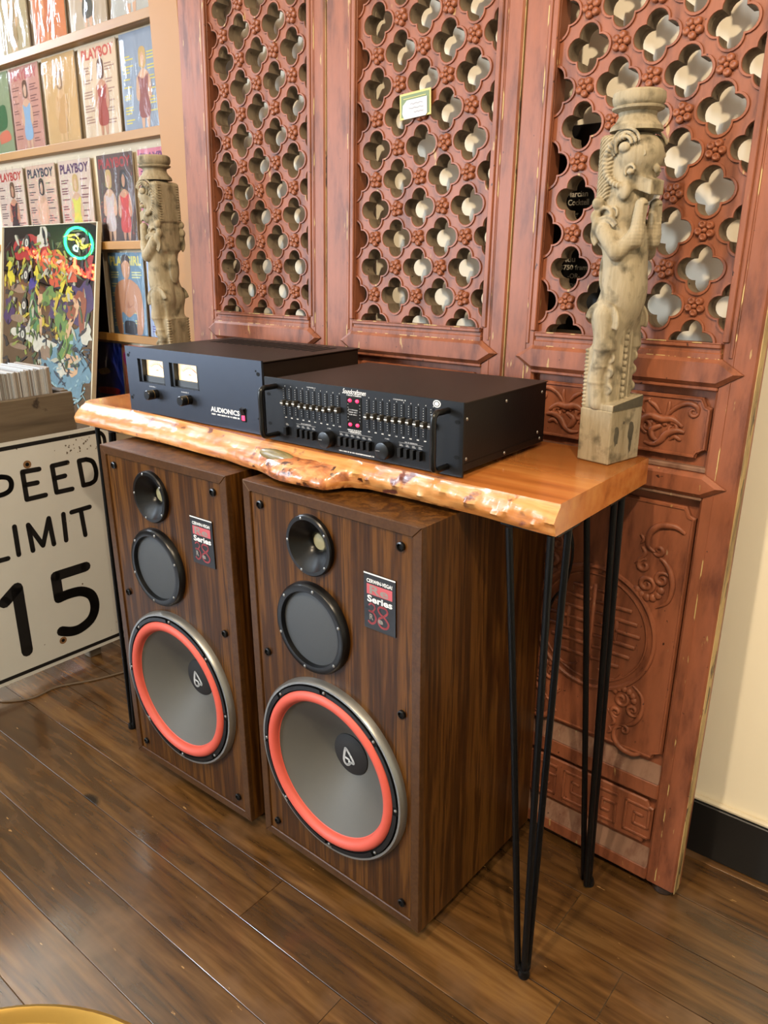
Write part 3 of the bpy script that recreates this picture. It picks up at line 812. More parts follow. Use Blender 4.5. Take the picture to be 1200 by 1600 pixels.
for x in xs:
    yb, yt = interp(YB, x), interp(YT, x)
    burl = math.exp(-((x + 0.54) / 0.12) ** 2)
    sec = []
    for t in (0.0, 0.12, 0.28, 0.45, 0.62, 0.8, 0.93, 1.0):
        z = SBOT + (ST - SBOT) * (t if t < 1 else 1) - (0.002 if t == 0.93 else 0)
        bulge = 0.010 * math.sin(PI * min(1, t * 1.05)) * (1 + 0.8 * burl)
        w = math.sin(PI * t) * (0.0022 + 0.004 * burl + 0.0025 * (x > -0.42))
        y = yb + (yt - yb) * t ** 1.3 - bulge + w * (nzz(x, 34, t * 9) + 0.8 * nzz(x, 83, t * 21 + 2))
        sec.append((y, z))
    y0 = sec[-1][0]
    sec += [(yt + 0.004, ST), (0.12, ST), (SBK - 0.004, ST), (SBK, ST - 0.004), (SBK, SBOT), (0.15, SBOT)]
    prof.append(sec)
K = len(prof[0]); vs = []; fs = []; mi = []
for i, x in enumerate(xs):
    for (y, z) in prof[i]: vs.append((x, y, z))
for i in range(NX):
    for k in range(K):
        k2 = (k + 1) % K
        q = (i * K + k, i * K + k2, (i + 1) * K + k2, (i + 1) * K + k)
        xm = xs[i]
        mat_i = 0
        if k < 7: mat_i = 2 if (-0.66 < xm + 0.03 * math.sin(k * 2.1) < -0.43 and k < 5) else 1
        sm.add([], []); sm.f.append(q); sm.mi.append(mat_i)
sm.v = vs
sm.f.append(tuple(range(K))); sm.mi.append(0)
sm.f.append(tuple(range(NX * K, NX * K + K))); sm.mi.append(0)
slab = sm.build('tabletop', [SLAB, SLAB_E, BURL], table, ang=50)
kb = MB(); kb.ell((0, 0, 0), (0.055, 0.012, 0.0135), 20, 12)
kb.build('knot', KNOT, slab, loc=(-0.61, -0.007, 0.943), rot=(math.radians(-18), math.radians(3), 0))

def hairpin(fx, fy, dx, dy):
    """fx, fy: foot; dx, dy: signs pointing towards the table's middle"""
    o = MB(); r = 0.0062; zt = SBOT - 0.003
    def rod(tx, ty, ox, oy):
        o.tube(catmull([(fx + ox * 0.2, fy + oy * 0.2, 0.012), (fx + ox, fy + oy, 0.022), (fx + ox * 1.3, fy + oy * 1.3, 0.045), (fx + (tx + ox) * .5, fy + (ty + oy) * .5, 0.47), (fx + tx, fy + ty, zt)], 6), r, 10)
    rod(dx * 0.08, 0, dx * 0.012, 0); rod(dx * 0.008, dy * 0.006, 0, 0); rod(dx * 0.002, dy * 0.055, 0, dy * 0.012)
    leg = o.build('leg', IRON, table)
    MB().lathe([(0.0, 0.0), (0.011, 0.0), (0.012, 0.006), (0.010, 0.016), (0.0, 0.018)], (fx, fy, 0), 'z', 16).build('foot', IRON, leg)
    a, b = sorted((fx - dx * 0.004, fx + dx * 0.1)); c_, d = sorted((fy + dy * 0.006, fy + dy * 0.085))
    MB().box(a, b, c_, d, zt - 0.001, SBOT, 0.0005).build('mounting_plate', IRON, leg)
hairpin(-0.004, 0.004, -1, 1); hairpin(-0.004, 0.295, -1, -1); hairpin(-1.316, 0.004, 1, 1); hairpin(-1.316, 0.295, 1, -1)

# ------------------------------------------------------------------ loudspeakers
SW, SH, SD = 0.459, 0.864, 0.4265
def make_speaker(x, y, yaw, label):
    t = thing('loudspeaker', label, 'loudspeaker', (x, y, 0), yaw, 'walnut floor loudspeakers')
    z0 = 0.036
    def Z(v): return z0 + v
    MB().box(0.035, SW - 0.035, 0.05, SD - 0.03, 0.0, z0 + 0.002).build('plinth', BLKM, t)
    cb = MB(); w = 0.018; f0 = 0.012
    cb.box(0, w, f0, SD, Z(0), Z(SH)); cb.box(SW - w, SW, f0, SD, Z(0), Z(SH))
    cb.box(w, SW - w, f0, SD, Z(0), Z(w)); cb.box(w, SW - w, f0, SD, Z(SH - w), Z(SH)); cb.box(w, SW - w, SD - w, SD, Z(w), Z(SH - w))
    cb.build('cabinet', VENEER, t, smooth=False)
    fw = 0.021
    o = [(0, Z(0)), (SW, Z(0)), (SW, Z(SH)), (0, Z(SH))]; i_ = [(fw, Z(fw)), (SW - fw, Z(fw)), (SW - fw, Z(SH - fw)), (fw, Z(SH - fw))]
    for k in range(4):
        k2 = (k + 1) % 4
        g = 0.0004
        MB().prism([o[k], o[k2], i_[k2], i_[k]], 0.0, f0, 0.0015).build('front_frame_bar', VENEER_E, t, smooth=False)
    # baffle with three round openings
    by = 0.004
    bf = MB(); a, b = fw - 0.001, SW - fw + 0.001
    W0, M0, T0 = (0.2265, 0.282, 0.19, 0.198), (0.19, 0.594, 0.085, 0.088), (0.19, 0.768, 0.056, 0.058)
    zc = [fw - 0.001]
    def full(z1_, z2_): bf.box(a, b, by, by + 0.016, Z(z1_), Z(z2_))
    prev = fw - 0.001
    for (cx, cz, r, h) in (W0, M0, T0):
        full(prev, cz - h); prev = cz + h
        bf.box(a, cx - h, by, by + 0.016, Z(cz - h), Z(cz + h)); bf.box(cx + h, b, by, by + 0.016, Z(cz - h), Z(cz + h))
        n = 64; vs = []; fs = []
        for k in range(n):
            an = 2 * PI * k / n; c_, s_ = math.cos(an), math.sin(an); q = h / max(abs(c_), abs(s_))
            vs += [(cx + r * c_, by, Z(cz + r * s_)), (cx + q * c_, by, Z(cz + q * s_)), (cx + r * c_, by + 0.016, Z(cz + r * s_))]
        for k in range(n):
            k2 = (k + 1) % n
            fs += [(3 * k, 3 * k + 1, 3 * k2 + 1, 3 * k2), (3 * k, 3 * k2, 3 * k2 + 2, 3 * k + 2)]
        bf.add(vs, fs)
    full(prev, SH - fw + 0.001)
    bf.build('baffle', VENEER, t, smooth=False)
    # woofer
    wc = (W0[0], 0, Z(W0[1]))
    wf_ = MB().lathe([(0.188, 0.02), (0.188, -0.012), (0.176, -0.013), (0.176, 0.02)], wc, 'y', 96).build('woofer', BLKM, t)
    MB().lathe([(0.2005, by), (0.2, -0.006), (0.196, -0.0125), (0.1915, -0.0125), (0.1905, -0.008)], wc, 'y', 96).build('outer_ring', SILV, wf_)
    gk = MB()
    for k in range(8):
        gk.lathe([(0.1885, -0.010), (0.1885, -0.0155), (0.180, -0.0155), (0.179, -0.010)], wc, 'y', 14, a0=k * PI / 4 + 0.05, a1=(k + 1) * PI / 4 - 0.05)
        an = k * PI / 4
        gk.ell((wc[0] + 0.1845 * math.cos(an), -0.013, wc[2] + 0.1845 * math.sin(an)), (0.0035, 0.0025, 0.0035), 8, 5, m=1)
    gk.build('gasket', [BLKP, SILV], wf_)
    MB().lathe([(0.1785, -0.008)] + [(0.1655 + 0.0125 * math.cos(q), -0.008 - 0.0125 * math.sin(q)) for q in np.linspace(0.05, PI - 0.05, 12)] + [(0.1525, -0.006), (0.151, -0.005)], wc, 'y', 96).build('surround', REDSUR, wf_)
    MB().lathe([(0.1525, -0.0055), (0.135, 0.006), (0.11, 0.022), (0.08, 0.043), (0.058, 0.058), (0.044, 0.064)], wc, 'y', 96).build('cone', CONE, wf_)
    MB().lathe([(0.048, 0.064), (0.047, 0.060), (0.035, 0.0555), (0.018, 0.053), (0.0, 0.052)], wc, 'y', 64).build('dust_cap', plain('dust_cap', srgb(30, 29, 29), 0.7), wf_)
    lg = MB(); yy = 0.0515
    q = [(-0.002, 0.02), (0.02, -0.006), (0.021, -0.014), (0.012, -0.015), (0.004, -0.024), (-0.005, -0.026), (-0.012, -0.016), (-0.008, 0.014)]
    q = [(wc[0] - 0.002 + a_ * 0.82, wc[2] - 0.0 + b_ * 0.82) for a_, b_ in q]
    lg.ribbon([(p.x, p.y) for p in catmull([Vector(p_) for p_ in q], 4, True)], 0.006, yy, closed=True)
    lg.ribbon([(wc[0] - 0.009, wc[2] - 0.005), (wc[0] + 0.003, wc[2] - 0.007), (wc[0] + 0.004, wc[2] - 0.017)], 0.005, yy)
    lg.build('emblem', GREYT, wf_, smooth=False)
    # mid driver
    mc = (M0[0], 0, Z(M0[1]))
    md = MB().lathe([(0.0965, by), (0.096, -0.006), (0.092, -0.0115), (0.086, -0.013), (0.0795, -0.0125), (0.0775, -0.004), (0.0775, 0.012)], mc, 'y', 72).build('mid_driver', BLKP, t)
    MB().lathe([(0.078, -0.003), (0.06, -0.0055), (0.03, -0.007), (0.0, -0.0075)], mc, 'y', 64).build('mesh_grille', MESHG, md)
    for k in range(6):
        an = k * PI / 3 + 0.35
        MB().ell((mc[0] + 0.0865 * math.cos(an), -0.0125, mc[2] + 0.0865 * math.sin(an)), (0.0035, 0.002, 0.0035), 8, 5).build('screw', SILV, md)
    # tweeter horn
    tc = (T0[0], 0, Z(T0[1]))
    hn = MB().lathe([(0.0615, by), (0.0612, -0.004), (0.059, -0.0065), (0.052, -0.0068), (0.049, -0.004), (0.042, 0.0015), (0.033, 0.008), (0.025, 0.0145), (0.0185, 0.021), (0.0165, 0.028)], tc, 'y', 64).build('horn_tweeter', BLKP, t)
    MB().lathe([(0.0168, 0.0265), (0.0, 0.0245)], tc, 'y', 32).build('throat_screen', plain('horn_mesh', srgb(170, 160, 120), 0.5, var=0.3, scale=900), hn)
    for k in range(5):
        an = k * 2 * PI / 5 + 0.6
        MB().ell((tc[0] + 0.0553 * math.cos(an), -0.0066, tc[2] + 0.0553 * math.sin(an)), (0.003, 0.0016, 0.003), 8, 5).build('screw', SILV, hn)
    # grille pegs
    for px_, pz_ in ((0.049, 0.82), (0.412, 0.82), (0.046, 0.489), (0.414, 0.49), (0.044, 0.048), (0.415, 0.05)):
        pg = MB().lathe([(0.0085, by), (0.0085, -0.001), (0.006, -0.002), (0.005, 0.002)], (px_, 0, Z(pz_)), 'y', 20).build('grille_socket', BLKP, t)
        MB().lathe([(0.0055, 0.0015), (0.0, 0.0015)], (px_, 0, Z(pz_)), 'y', 16).build('socket_hole', BLKM, pg)
    # badge
    bx0, bx1, bz0, bz1 = 0.326, 0.400, Z(0.642), Z(0.752); yb = 0.0015
    bd = MB().box(bx0, bx1, yb, by, bz0, bz1).build('badge', plain('badge_black', srgb(10, 8, 9), 0.35), t, smooth=False)
    MB().box(bx0, bx1, yb - 0.0004, yb, bz1 - 0.0026, bz1).build('badge_top_edge', GREYT, bd, smooth=False)
    wd = bx1 - bx0; y_ = yb - 0.0004
    MB().rect(bx0 + 0.007, bx1 - 0.007, y_, bz0 + 0.069, bz0 + 0.089).build('badge_block', PINK, bd, smooth=False)
    tx = MB()
    add_text(tx, 'CERWIN-VEGA!', bx0 + 0.007, bz0 + 0.0915, y_, width=wd - 0.014, height=0.0075, bold=0.03, m=0)
    add_text(tx, 'Series', bx0 + 0.008, bz0 + 0.0535, y_, width=wd - 0.015, height=0.0135, bold=0.03, m=0)
    add_text(tx, 'Re', bx0 + 0.014, bz0 + 0.0705, y_ - 0.0003, width=wd - 0.03, height=0.0165, bold=0.02, m=1)
    # slim serif 38
    def st(pts, w_): tx.ribbon([(bx0 + a_, bz0 + b_) for a_, b_ in cmull2(pts, 5)], w_, y_, m=2)
    st([(0.012, 0.047), (0.017, 0.051), (0.024, 0.049), (0.026, 0.043), (0.02, 0.036), (0.012, 0.035)], 0.003)
    st([(0.013, 0.035), (0.022, 0.034), (0.028, 0.026), (0.026, 0.016), (0.018, 0.011), (0.011, 0.014)], 0.004)
    st([(0.049, 0.05), (0.039, 0.05), (0.034, 0.044), (0.038, 0.037), (0.05, 0.03), (0.058, 0.021), (0.054, 0.012), (0.043, 0.01), (0.035, 0.016), (0.036, 0.026), (0.046, 0.033), (0.055, 0.041), (0.054, 0.048), (0.047, 0.051)], 0.004)
    add_text(tx, 'R', bx0 + 0.0135, bz0 + 0.019, y_ - 0.0005, width=0.009, height=0.0115, bold=0.03, m=1)
    add_text(tx, 'e', bx0 + 0.0335, bz0 + 0.0165, y_ - 0.0005, width=0.012, height=0.0085, bold=0.03, m=1)
    tx.build('badge_lettering', [GREYT, SILVT, PINK], bd, smooth=False)
    return t
make_speaker(-1.1623, -0.0742, 0.0098, 'walnut veneer loudspeaker with red-ringed woofer, standing nearer the speed limit sign')
make_speaker(-0.6593, -0.0636, -0.0237, 'walnut veneer loudspeaker with red-ringed woofer, under the black graphic equalizer')

# ------------------------------------------------------------------ power amplifier
amp = thing('power_amplifier', 'black power amplifier with two lit meters and two knobs', 'amplifier', (-1.199, 0.047, ST + 0.0008))
AW, AH = 0.493, 0.159
fp = MB()
for (a, b, c_, d) in ((0, AW, 0.002, 0.0755), (0, AW, 0.1315, AH), (0, 0.0485, 0.0755, 0.1315), (0.1535, 0.1745, 0.0755, 0.1315), (0.2815, AW, 0.0755, 0.1315)):
    fp.box(a, b, 0.0, 0.005, c_, d)
fpo = fp.build('faceplate', ANOD, amp, smooth=False)
MB().box(0.022, AW - 0.022, 0.024, 0.332, 0.009, AH - 0.008, 0.002).build('chassis', CASE, amp, smooth=False)
tp = MB().box(0.018, AW - 0.018, 0.006, 0.334, AH - 0.008, AH - 0.0055, 0.0008).build('top_cover', CASE, amp, smooth=False)
for k in range(16):
    MB().box(0.06 + k * 0.024, 0.072 + k * 0.024, 0.215, 0.3, AH - 0.0056, AH - 0.0050).build('vent_slot', BLKM, tp, smooth=False)
for fx in (0.05, AW - 0.05):
    for fy in (0.04, 0.29):
        MB().lathe([(0.0, 0.0), (0.012, 0.0), (0.013, 0.0095), (0.0, 0.0095)], (fx, fy, 0), 'z', 16).build('foot', BLKM, amp)
for k, x0 in enumerate((0.0485, 0.1745)):
    x1 = x0 + 0.1065
    mt = MB()
    mt.box(x0 - 0.002, x1 + 0.002, 0.020, 0.022, 0.073, 0.134)
    mt.box(x0 - 0.002, x0 + 0.011, 0.0045, 0.021, 0.074, 0.133); mt.box(x1 - 0.011, x1 + 0.002, 0.0045, 0.021, 0.074, 0.133)
    mt.box(x0, x1, 0.0045, 0.021, 0.1305, 0.134); mt.box(x0, x1, 0.0045, 0.021, 0.073, 0.0765)
    mo = mt.build('meter', BLKP, amp, smooth=False)
    MB().box(x0 + 0.011, x1 - 0.011, 0.0175, 0.0205, 0.0905, 0.1305).build('meter_face', METER, mo, smooth=False)
    MB().box(x0 + 0.011, x1 - 0.011, 0.012, 0.0205, 0.0765, 0.0902).build('meter_skirt', plain('meter_skirt', srgb(60, 64, 68), 0.4), mo, smooth=False)
    sc = MB(); yy = 0.0172; cx = (x0 + x1) / 2; cz = 0.086
    for i in range(15):
        an = math.radians(132 - i * 6.0); r0 = 0.034; r1 = 0.038 if i % 2 else 0.040
        m_ = 1 if i > 10 else 0
        sc.ribbon([(cx + r0 * 1.05 * math.cos(an), cz + r0 * math.sin(an)), (cx + r1 * 1.05 * math.cos(an), cz + r1 * math.sin(an))], 0.0007, yy, m=m_, ends=False)
    sc.ribbon([(cx + 0.0335 * 1.05 * math.cos(a), cz + 0.0335 * math.sin(a)) for a in np.linspace(math.radians(132), math.radians(70), 10)], 0.0007, yy, m=0, ends=False)
    sc.ribbon([(cx + 0.0335 * 1.05 * math.cos(a), cz + 0.0335 * math.sin(a)) for a in np.linspace(math.radians(70), math.radians(48), 6)], 0.0016, yy, m=1, ends=False)
    smear(sc, cx, 0.104, yy, 0.01, 0.002, 3, 'CENTER', 0)
    sc.build('scale_marks', [BLKM, plain('scale_red', srgb(190, 30, 30), 0.5)], mo, smooth=False)
    MB().ribbon([(x0 + 0.016, 0.0915), (x0 + 0.0125, 0.128)], 0.0008, 0.0165, ends=False).build('needle', BLKM, mo, smooth=False)
for kx in (0.115, 0.243):
    kn = MB().lathe([(0.011, 0.0), (0.0115, -0.012), (0.0105, -0.013), (0.0115, -0.014), (0.0115, -0.027), (0.010, -0.029), (0.0, -0.029)], (kx, 0, 0.052), 'y', 28).build('knob', BLKP, amp)
    MB().lathe([(0.0117, -0.0128), (0.0117, -0.0135)], (kx, 0, 0.052), 'y', 28).build('knob_ring', BRASS, kn)
for nm_, s_, x_, z_, w_, h_, bo_ in (('brand_lettering', 'AUDIONICS', 0.317, 0.034, 0.098, 0.0115, 0.03), ('channel_lettering', 'CHANNEL 1', 0.088, 0.0665, 0.026, 0.003, 0), ('channel_lettering', 'CHANNEL 2', 0.213, 0.0655, 0.028, 0.003, 0)):
    add_text(MB(), s_, x_, z_, -0.0004, width=w_, height=h_, bold=bo_).build(nm_, GREYT, fpo, smooth=False)
smear(smear(MB(), 0.319, 0.0268, -0.0004, 0.014, 0.0038, 1), 0.339, 0.0268, -0.0004, 0.075, 0.0038, 2).build('small_print', GREYT, fpo, smooth=False)
sw = MB().box(0.4205, 0.4365, -0.002, 0.003, 0.0235, 0.0545, 0.001).build('power_switch', BLKP, amp, smooth=False)
MB().add([(0.4225, -0.0025, 0.039), (0.4345, -0.0025, 0.039), (0.4345, -0.007, 0.0525), (0.4225, -0.007, 0.0525), (0.4225, -0.001, 0.053), (0.4345, -0.001, 0.053)], [(0, 1, 2, 3), (3, 2, 5, 4), (0, 3, 4), (1, 5, 2)]).build('rocker', BLKP, sw, smooth=False)
MB().box(0.4235, 0.4335, -0.0028, 0.0, 0.0265, 0.0375, 0.0008).build('power_light', LEDR, sw, smooth=False)
for hx_, hz_ in ((0.012, 0.137), (0.482, 0.131), (0.01, 0.033), (0.482, 0.03)):
    MB().disc(hx_, -0.0004, hz_, 0.0042, 14, sx=1.3).build('rack_hole', BLKM, fpo, smooth=False)
    MB().disc(hx_ + (0.007 if hx_ < .1 else -.007), -0.0004, hz_ + 0.006, 0.0022, 10).build('rack_hole', BLKM, fpo, smooth=False)

# ------------------------------------------------------------------ graphic equalizer
eq = thing('graphic_equalizer', 'black graphic equalizer with rows of sliders and two handles', 'equalizer', (-0.684, 0.033, ST + 0.0008))
EW, EH = 0.488, 0.1315
fpo = MB().box(0, EW, 0.0, 0.0045, 0.0015, EH, 0.0006).build('faceplate', EQF, eq, smooth=False)
ch = MB().box(0.024, EW - 0.006, 0.0045, 0.302, 0.008, EH - 0.003, 0.0015).build('chassis', plain('eq_case_side', srgb(18, 16, 18), 0.42, spec=0.25, bump=0.1), eq, smooth=False)
tp = MB().box(0.022, EW - 0.004, 0.004, 0.304, EH - 0.0042, EH - 0.0022, 0.0006).build('top_cover', CASE, eq, smooth=False)
MB().box(EW - 0.0062, EW - 0.0052, 0.006, 0.302, 0.022, 0.0228).build('side_seam', BLKM, ch, smooth=False)
for sy, sz in ((0.02, 0.03), (0.02, 0.1), (0.15, 0.015), (0.15, 0.112), (0.285, 0.018), (0.285, 0.11), (0.275, 0.032)):
    MB().ell((EW - 0.006, sy, sz), (0.0018, 0.0032, 0.0032), 8, 5).build('screw', SILV, ch)
for fx in (0.06, EW - 0.06):
    for fy in (0.04, 0.26):
        MB().lathe([(0.0, 0.0), (0.011, 0.0), (0.012, 0.0085), (0.0, 0.0085)], (fx, fy, 0), 'z', 16).build('foot', BLKM, eq)
tk = MB(); sl_mesh = MB().box(-0.0033, 0.0033, -0.0125, 0.0, -0.0055, 0.0055, 0.0008, m=0)
sl_mesh.box(-0.0033, 0.0033, -0.0129, -0.012, -0.001, 0.001, m=1)
SLM = sl_mesh.mesh('slider', [plain('slider_grey', srgb(58, 55, 48), 0.45), GREYT], smooth=False)
for k in range(20):
    x = 0.061 + 0.01633 * k if k < 10 else 0.281 + 0.0161 * (k - 10)
    MB().box(x - 0.0017, x + 0.0017, -0.0004, 0.0, 0.0585, 0.1145).build('slider_slot', BLKM, fpo, smooth=False)
    so = bpy.data.objects.new('slider', SLM); link(so, eq); so.location = (x, 0, 0.0855 + rng.uniform(-0.002, 0.002))
    for q in range(12):
        zz = 0.062 + q * 0.0045
        tk.rect(x - 0.0058, x - 0.0046, -0.0004, zz, zz + 0.001)
    smear(tk, x - 0.0005, 0.0533, -0.0004, 0.0048, 0.0022, k, 'CENTER')
    tk.rect(x - 0.0006, x + 0.0006, -0.0004, 0.117, 0.1185)
add_text(tk, 'CHANNEL A', 0.134, 0.1205, -0.0004, width=0.024, height=0.0022, align='CENTER')
add_text(tk, 'CHANNEL B', 0.352, 0.1205, -0.0004, width=0.028, height=0.0022, align='CENTER')
add_text(MB(), 'Soundcraftsmen', 0.216, 0.1195, -0.0004, width=0.058, height=0.0095, shear=0.45, bold=0.012).build('brand_script', GREYT, fpo, smooth=False)
smear(tk, 0.2445, 0.1163, -0.0004, 0.036, 0.0022, 5, 'CENTER')
smear(tk, 0.2445, 0.0508, -0.0004, 0.034, 0.002, 6, 'CENTER'); smear(tk, 0.2445, 0.0478, -0.0004, 0.03, 0.002, 7, 'CENTER')
smear(tk, 0.204, 0.0062, -0.0004, 0.088, 0.0028, 8)
tag(tk.build('tick_marks', GREYT, fpo, smooth=False), kind='stuff')
lp = MB().box(0.2265, 0.263, -0.0012, 0.0, 0.0545, 0.115, 0.0004).build('level_display', plain('display_black', srgb(8, 8, 9), 0.2), eq, smooth=False)
for lx_, lz_ in ((0.2355, 0.108), (0.2535, 0.108), (0.2355, 0.0625), (0.2535, 0.0625)):
    MB().ell((lx_, -0.0018, lz_), (0.0042, 0.0022, 0.0034), 12, 8).build('led', LEDR, lp)
dt = MB()
for k in range(3):
    smear(dt, 0.2425, 0.0895 - k * 0.0045, -0.0016, 0.023 - 0.002 * k, 0.0024, 20 + k, 'CENTER')
for q in range(6):
    for x in (0.2295, 0.2585): dt.rect(x, x + 0.002, -0.0016, 0.07 + q * 0.006, 0.0712 + q * 0.006)
dt.build('display_lettering', GREYD, lp, smooth=False)
BTN = MB().box(-0.0038, 0.0038, -0.0095, 0.0, -0.0088, 0.0088, 0.0006).mesh('push_button', BLKP, smooth=False)
bl = MB()
for xs_ in ([0.064], [0.095 + 0.0143 * k for k in range(4)], [0.212 + 0.0142 * k for k in range(6)], [0.357 + 0.0143 * k for k in range(4)]):
    for x in xs_:
        b = bpy.data.objects.new('push_button', BTN); link(b, eq); b.location = (x, 0, 0.0275)
        bl.rect(x - 0.005, x + 0.003, -0.0004, 0.0385, 0.0398); bl.rect(x - 0.005, x + 0.001, -0.0004, 0.041, 0.0421)
    if len(xs_) > 1:
        bl.rect(xs_[0] - 0.006, xs_[-1] + 0.005, -0.0004, 0.0445, 0.0451)
        smear(bl, (xs_[0] + xs_[-1]) / 2, 0.0455, -0.0004, 0.028, 0.0024, len(xs_), 'CENTER')
smear(bl, 0.18, 0.0455, -0.0004, 0.011, 0.0026, 9, 'CENTER')
smear(bl, 0.324, 0.0455, -0.0004, 0.011, 0.0026, 9, 'CENTER')
tag(bl.build('button_captions', GREYD, fpo, smooth=False), kind='stuff')
for kx in (0.180, 0.324):
    kn = MB().lathe([(0.0165, 0.0), (0.0165, -0.015), (0.0158, -0.0178), (0.014, -0.0185), (0.0, -0.0185)], (kx, 0, 0.0268), 'y', 40).build('knob', BLKP, eq)
    MB().rect(kx - 0.013, kx - 0.004, -0.0188, 0.0264, 0.0272).build('knob_mark', GREYD, kn, smooth=False)
for hx_ in (0.034, 0.456):
    h = 0.042
    MB().tube(catmull([(hx_, 0.0, 0.115), (hx_, -0.02, 0.115), (hx_, -h + 0.008, 0.1145), (hx_, -h, 0.105), (hx_, -h, 0.066), (hx_, -h, 0.027), (hx_, -h + 0.008, 0.0175), (hx_, -0.02, 0.017), (hx_, 0.0, 0.017)], 6), 0.0056, 12).build('handle', BLKP, eq)
for hz_ in (0.097, 0.036):
    for hx_ in (0.476, 0.012): MB().disc(hx_, -0.0004, hz_, 0.0035, 14, sx=1.6).build('rack_hole', BLKM, fpo, smooth=False)
st = MB(); st.disc(0.433, -0.0004, 0.1235, 0.0065, 24, 0, sx=1.25); st.disc(0.433, -0.0006, 0.1235, 0.0048, 24, 1, sx=1.25); st.disc(0.433, -0.0008, 0.1235, 0.0036, 20, 0, sx=1.25)
st.build('sticker', [GREYT, BLKM], fpo, smooth=False)

# ------------------------------------------------------------------ carved wooden statues
def surface_nets(F, org, h):
    S = F < 0
    nx, ny, nz = F.shape
    cnt = np.zeros((nx - 1, ny - 1, nz - 1), np.int8)
    for i in (0, 1):
        for j in (0, 1):
            for k in (0, 1):
                cnt += S[i:nx - 1 + i, j:ny - 1 + j, k:nz - 1 + k]
    act = (cnt > 0) & (cnt < 8)
    idx = -np.ones(act.shape, np.int64); ii = np.argwhere(act); idx[act] = np.arange(len(ii))
    acc = np.zeros((len(ii), 3)); num = np.zeros(len(ii))
    cs = [(i, j, k) for i in (0, 1) for j in (0, 1) for k in (0, 1)]
    for a in range(8):
        for b in range(a + 1, 8):
            d = np.abs(np.subtract(cs[a], cs[b])).sum()
            if d != 1: continue
            fa = F[ii[:, 0] + cs[a][0], ii[:, 1] + cs[a][1], ii[:, 2] + cs[a][2]]
            fb = F[ii[:, 0] + cs[b][0], ii[:, 1] + cs[b][1], ii[:, 2] + cs[b][2]]
            m = (fa < 0) != (fb < 0)
            t = np.where(m, fa / np.where(m, fa - fb, 1), 0)
            p = np.array(cs[a]) + t[:, None] * (np.array(cs[b]) - np.array(cs[a]))
            acc[m] += p[m]; num[m] += 1
    V = (ii + acc / num[:, None]) * h + np.array(org)
    quads = []
    for ax in range(3):
        sl0 = [slice(None)] * 3; sl1 = [slice(None)] * 3
        sl0[ax] = slice(0, -1); sl1[ax] = slice(1, None)
        e = np.argwhere(S[tuple(sl0)] != S[tuple(sl1)])
        o1, o2 = [q for q in range(3) if q != ax]
        e = e[(e[:, o1] > 0) & (e[:, o2] > 0) & (e[:, o1] < F.shape[o1] - 1) & (e[:, o2] < F.shape[o2] - 1)]
        c = []
        for da, db in ((0, 0), (1, 0), (1, 1), (0, 1)):
            q = e.copy(); q[:, o1] -= da; q[:, o2] -= db
            c.append(idx[q[:, 0], q[:, 1], q[:, 2]])
        quads.append(np.stack(c, 1))
    return V, np.concatenate(quads)

